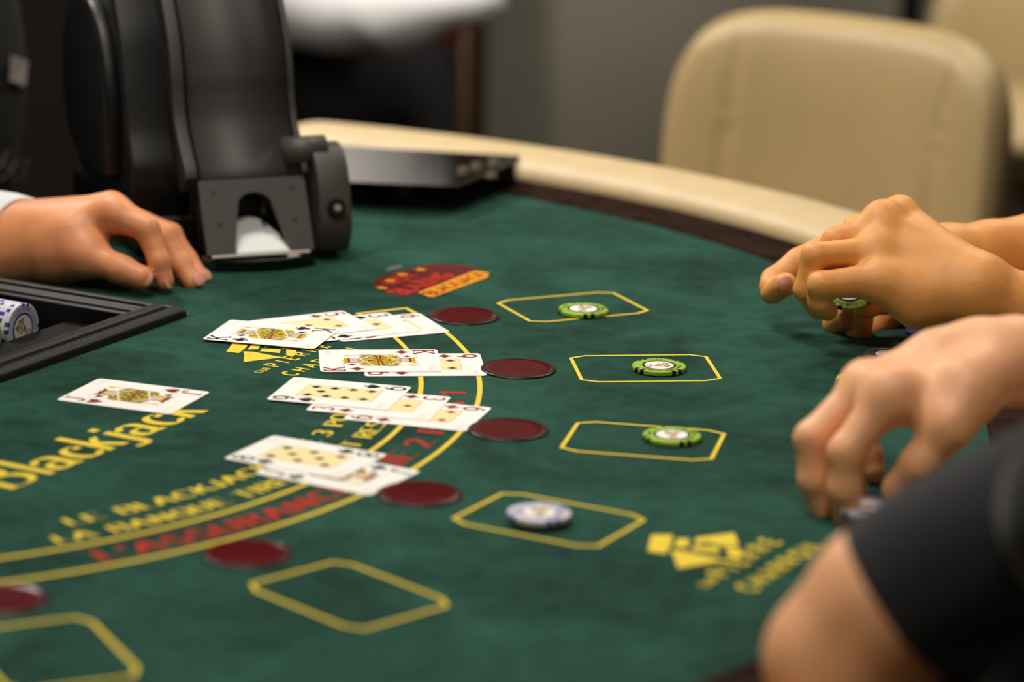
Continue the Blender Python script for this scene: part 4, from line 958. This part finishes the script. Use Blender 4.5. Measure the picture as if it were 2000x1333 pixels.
# ------------------------------------------------------------------ background chairs and people
def make_chair(loc, face, label, top, w_=.43):
    root = empty('bar_chair', loc, math.atan2(face[1], face[0]), label, 'chair', 'cream leather chairs')
    def pad(name, cx, cz, wy, hz, t, bend, tilt, seams):
        v = []; f = []; NU, NV = 48, 40
        for side in (1, -1):
            for i in range(NU+1):
                for j in range(NV+1):
                    a = -1+2*i/NU; b = -1+2*j/NV
                    # squircle map keeps the grid inside a rounded rectangle
                    k = 4.6; aa = abs(a); bb = abs(b); r = (aa**k+bb**k)**(1/k) if (aa or bb) else 0; mx = max(aa, bb)
                    sc = mx/r if r > 1e-9 else 1; x_ = a*sc; z_ = b*sc
                    e = max(0, 1-(mx)**7); th = t*(.35+.65*e**.5)*(1+.06*(1-x_*x_)*(1-z_*z_))
                    if mx == 1: th = 0
                    g = 0
                    for s_ in seams: g += .006*math.exp(-((x_-s_-.04*z_)/.018)**2)*e
                    X = (side*(th-g))+bend*(x_*x_)-tilt*z_*hz; v.append((cx+X, x_*wy*(1-.05*(1-z_)*.5), cz+z_*hz))
        for sd in (0, 1):
            o_ = sd*(NU+1)*(NV+1)
            for i in range(NU):
                for j in range(NV):
                    q = (o_+i*(NV+1)+j, o_+(i+1)*(NV+1)+j, o_+(i+1)*(NV+1)+j+1, o_+i*(NV+1)+j+1); f.append(q if sd else q[::-1])
        o = mesh(name, v, f, M_CHAIR, root, True); md = o.modifiers.new('w', 'WELD'); md.merge_threshold = .0002; return o
    pad('backrest', -.20, top-.235, w_/2, .235, .040, .045, .10, (-.62, .62))
    bm = bmesh.new(); box(bm, (.02, 0, .62), (.42, w_, .10), 0, .035); bmobj('seat', bm, M_CHAIR, root, True)
    bm = bmesh.new(); box(bm, (-.20, 0, .62), (.03, .28, .10), 0, .01); bmobj('back_bracket', bm, M_BLK, root)
    bm = bmesh.new(); bmesh.ops.create_cone(bm, cap_ends=True, segments=24, radius1=.03, radius2=.03, depth=.55, matrix=Matrix.Translation((.02, 0, .30))); bmobj('pedestal_post', bm, M_METAL, root, True)
    bm = bmesh.new(); bmesh.ops.create_cone(bm, cap_ends=True, segments=40, radius1=.22, radius2=.19, depth=.03, matrix=Matrix.Translation((.02, 0, .015))); bmobj('base_plate', bm, M_METAL, root)
    return root
CY = 3.55
tp = W(1640, 60, CY); fd = Vector((-.62, -.78))
make_chair((tp.x-.105, CY-.156, 0), (-.60, -.80), 'large cream leather bar chair behind the rail on the right', tp.z+.012, .45)
tp2 = W(2010, -10, 4.9)
make_chair((tp2.x+.02, 4.9, 0), (-.3, -.95), 'farther cream chair cut off by the top right corner', tp2.z+.02, .42)
# person in a white shirt leaning at the next table
org = Vector((-.30, 4.55, 0))
bp = empty('person', tuple(org), 0, 'blurred person in a white shirt and black trousers leaning beyond the far rail', 'person')
Yb = 4.3
organic('shirt', [([(.04, [(tuple(W(500, -12, Yb)), tuple(W(640, 14, Yb)), .062, .052), (tuple(W(640, 14, Yb)), tuple(W(790, 20, Yb-.05)), .050, .042), (tuple(W(790, 20, Yb-.05)), tuple(W(945, 0, Yb-.1)), .040, .030),
    (tuple(W(690, 52, Yb)), tuple(W(730, 25, Yb)), .018, .03), (tuple(W(765, 62, Yb-.05)), tuple(W(800, 25, Yb-.05)), .014, .03), (tuple(W(500, -12, Yb)), (-.42, 4.6, 1.30), .06, .08), ((-.40, 4.6, 1.34), (-.2, 4.7, 1.36), .11, .10), ((-.30, 4.66, 1.3), (-.28, 4.66, 1.05), .14, .13)])], [], .008)], M_SHIRTW, bp, org)
organic('body', [([(.01, chain([(835, 20, Yb-.04, .030), (860, 42, Yb-.06, .024), (878, 62, Yb-.06, .018), (884, 80, Yb-.06, .012)]))], [], .005)], mat('skin_ruddy', (150, 84, 56), .6), bp, org)
organic('trousers', [([(.05, [((-.22, 4.62, 1.0), (-.36, 4.62, 1.0), .13, .13), ((-.20, 4.6, .95), (-.16, 4.5, .1), .10, .07), ((-.38, 4.6, .95), (-.40, 4.55, .1), .10, .07), ((-.30, 4.5, .95), (-.25, 4.46, .75), .13, .12)])], [], .01)], M_TROU, bp, org)
organic('shoe', [([(.02, [((-.16, 4.50, .045), (-.14, 4.34, .035), .044, .034)])], [], .006)], M_BLK, bp, org)
organic('shoe', [([(.02, [((-.40, 4.55, .045), (-.42, 4.39, .035), .044, .034)])], [], .006)], M_BLK, bp, org)
g, hr = head(bp, org, (-.28, 4.55, 1.60), (.2, -1, -.3), M_HAIR, M_SK3)
organic('head', [(g, [], .006)], M_SK3, bp, org); organic('hair', [([(hr[0][0], hr[0][1])], [], .007)], M_HAIR, bp, org)
# slim brass post and a pinkish chair edge next to it
a_ = W(905, 60, 4.8)
bm = bmesh.new(); bmesh.ops.create_cone(bm, cap_ends=True, segments=20, radius1=.010, radius2=.010, depth=1.1, matrix=Matrix.Translation((a_.x, 4.8, .55))); bmesh.ops.create_cone(bm, cap_ends=True, segments=32, radius1=.12, radius2=.11, depth=.03, matrix=Matrix.Translation((a_.x, 4.8, .015)))
tag(bmobj('barrier_post', bm, mat('dull_brass', (120, 100, 74), .4, metal=.3), None, True), 'slim dull brass post standing beside the dark door frame', 'post')
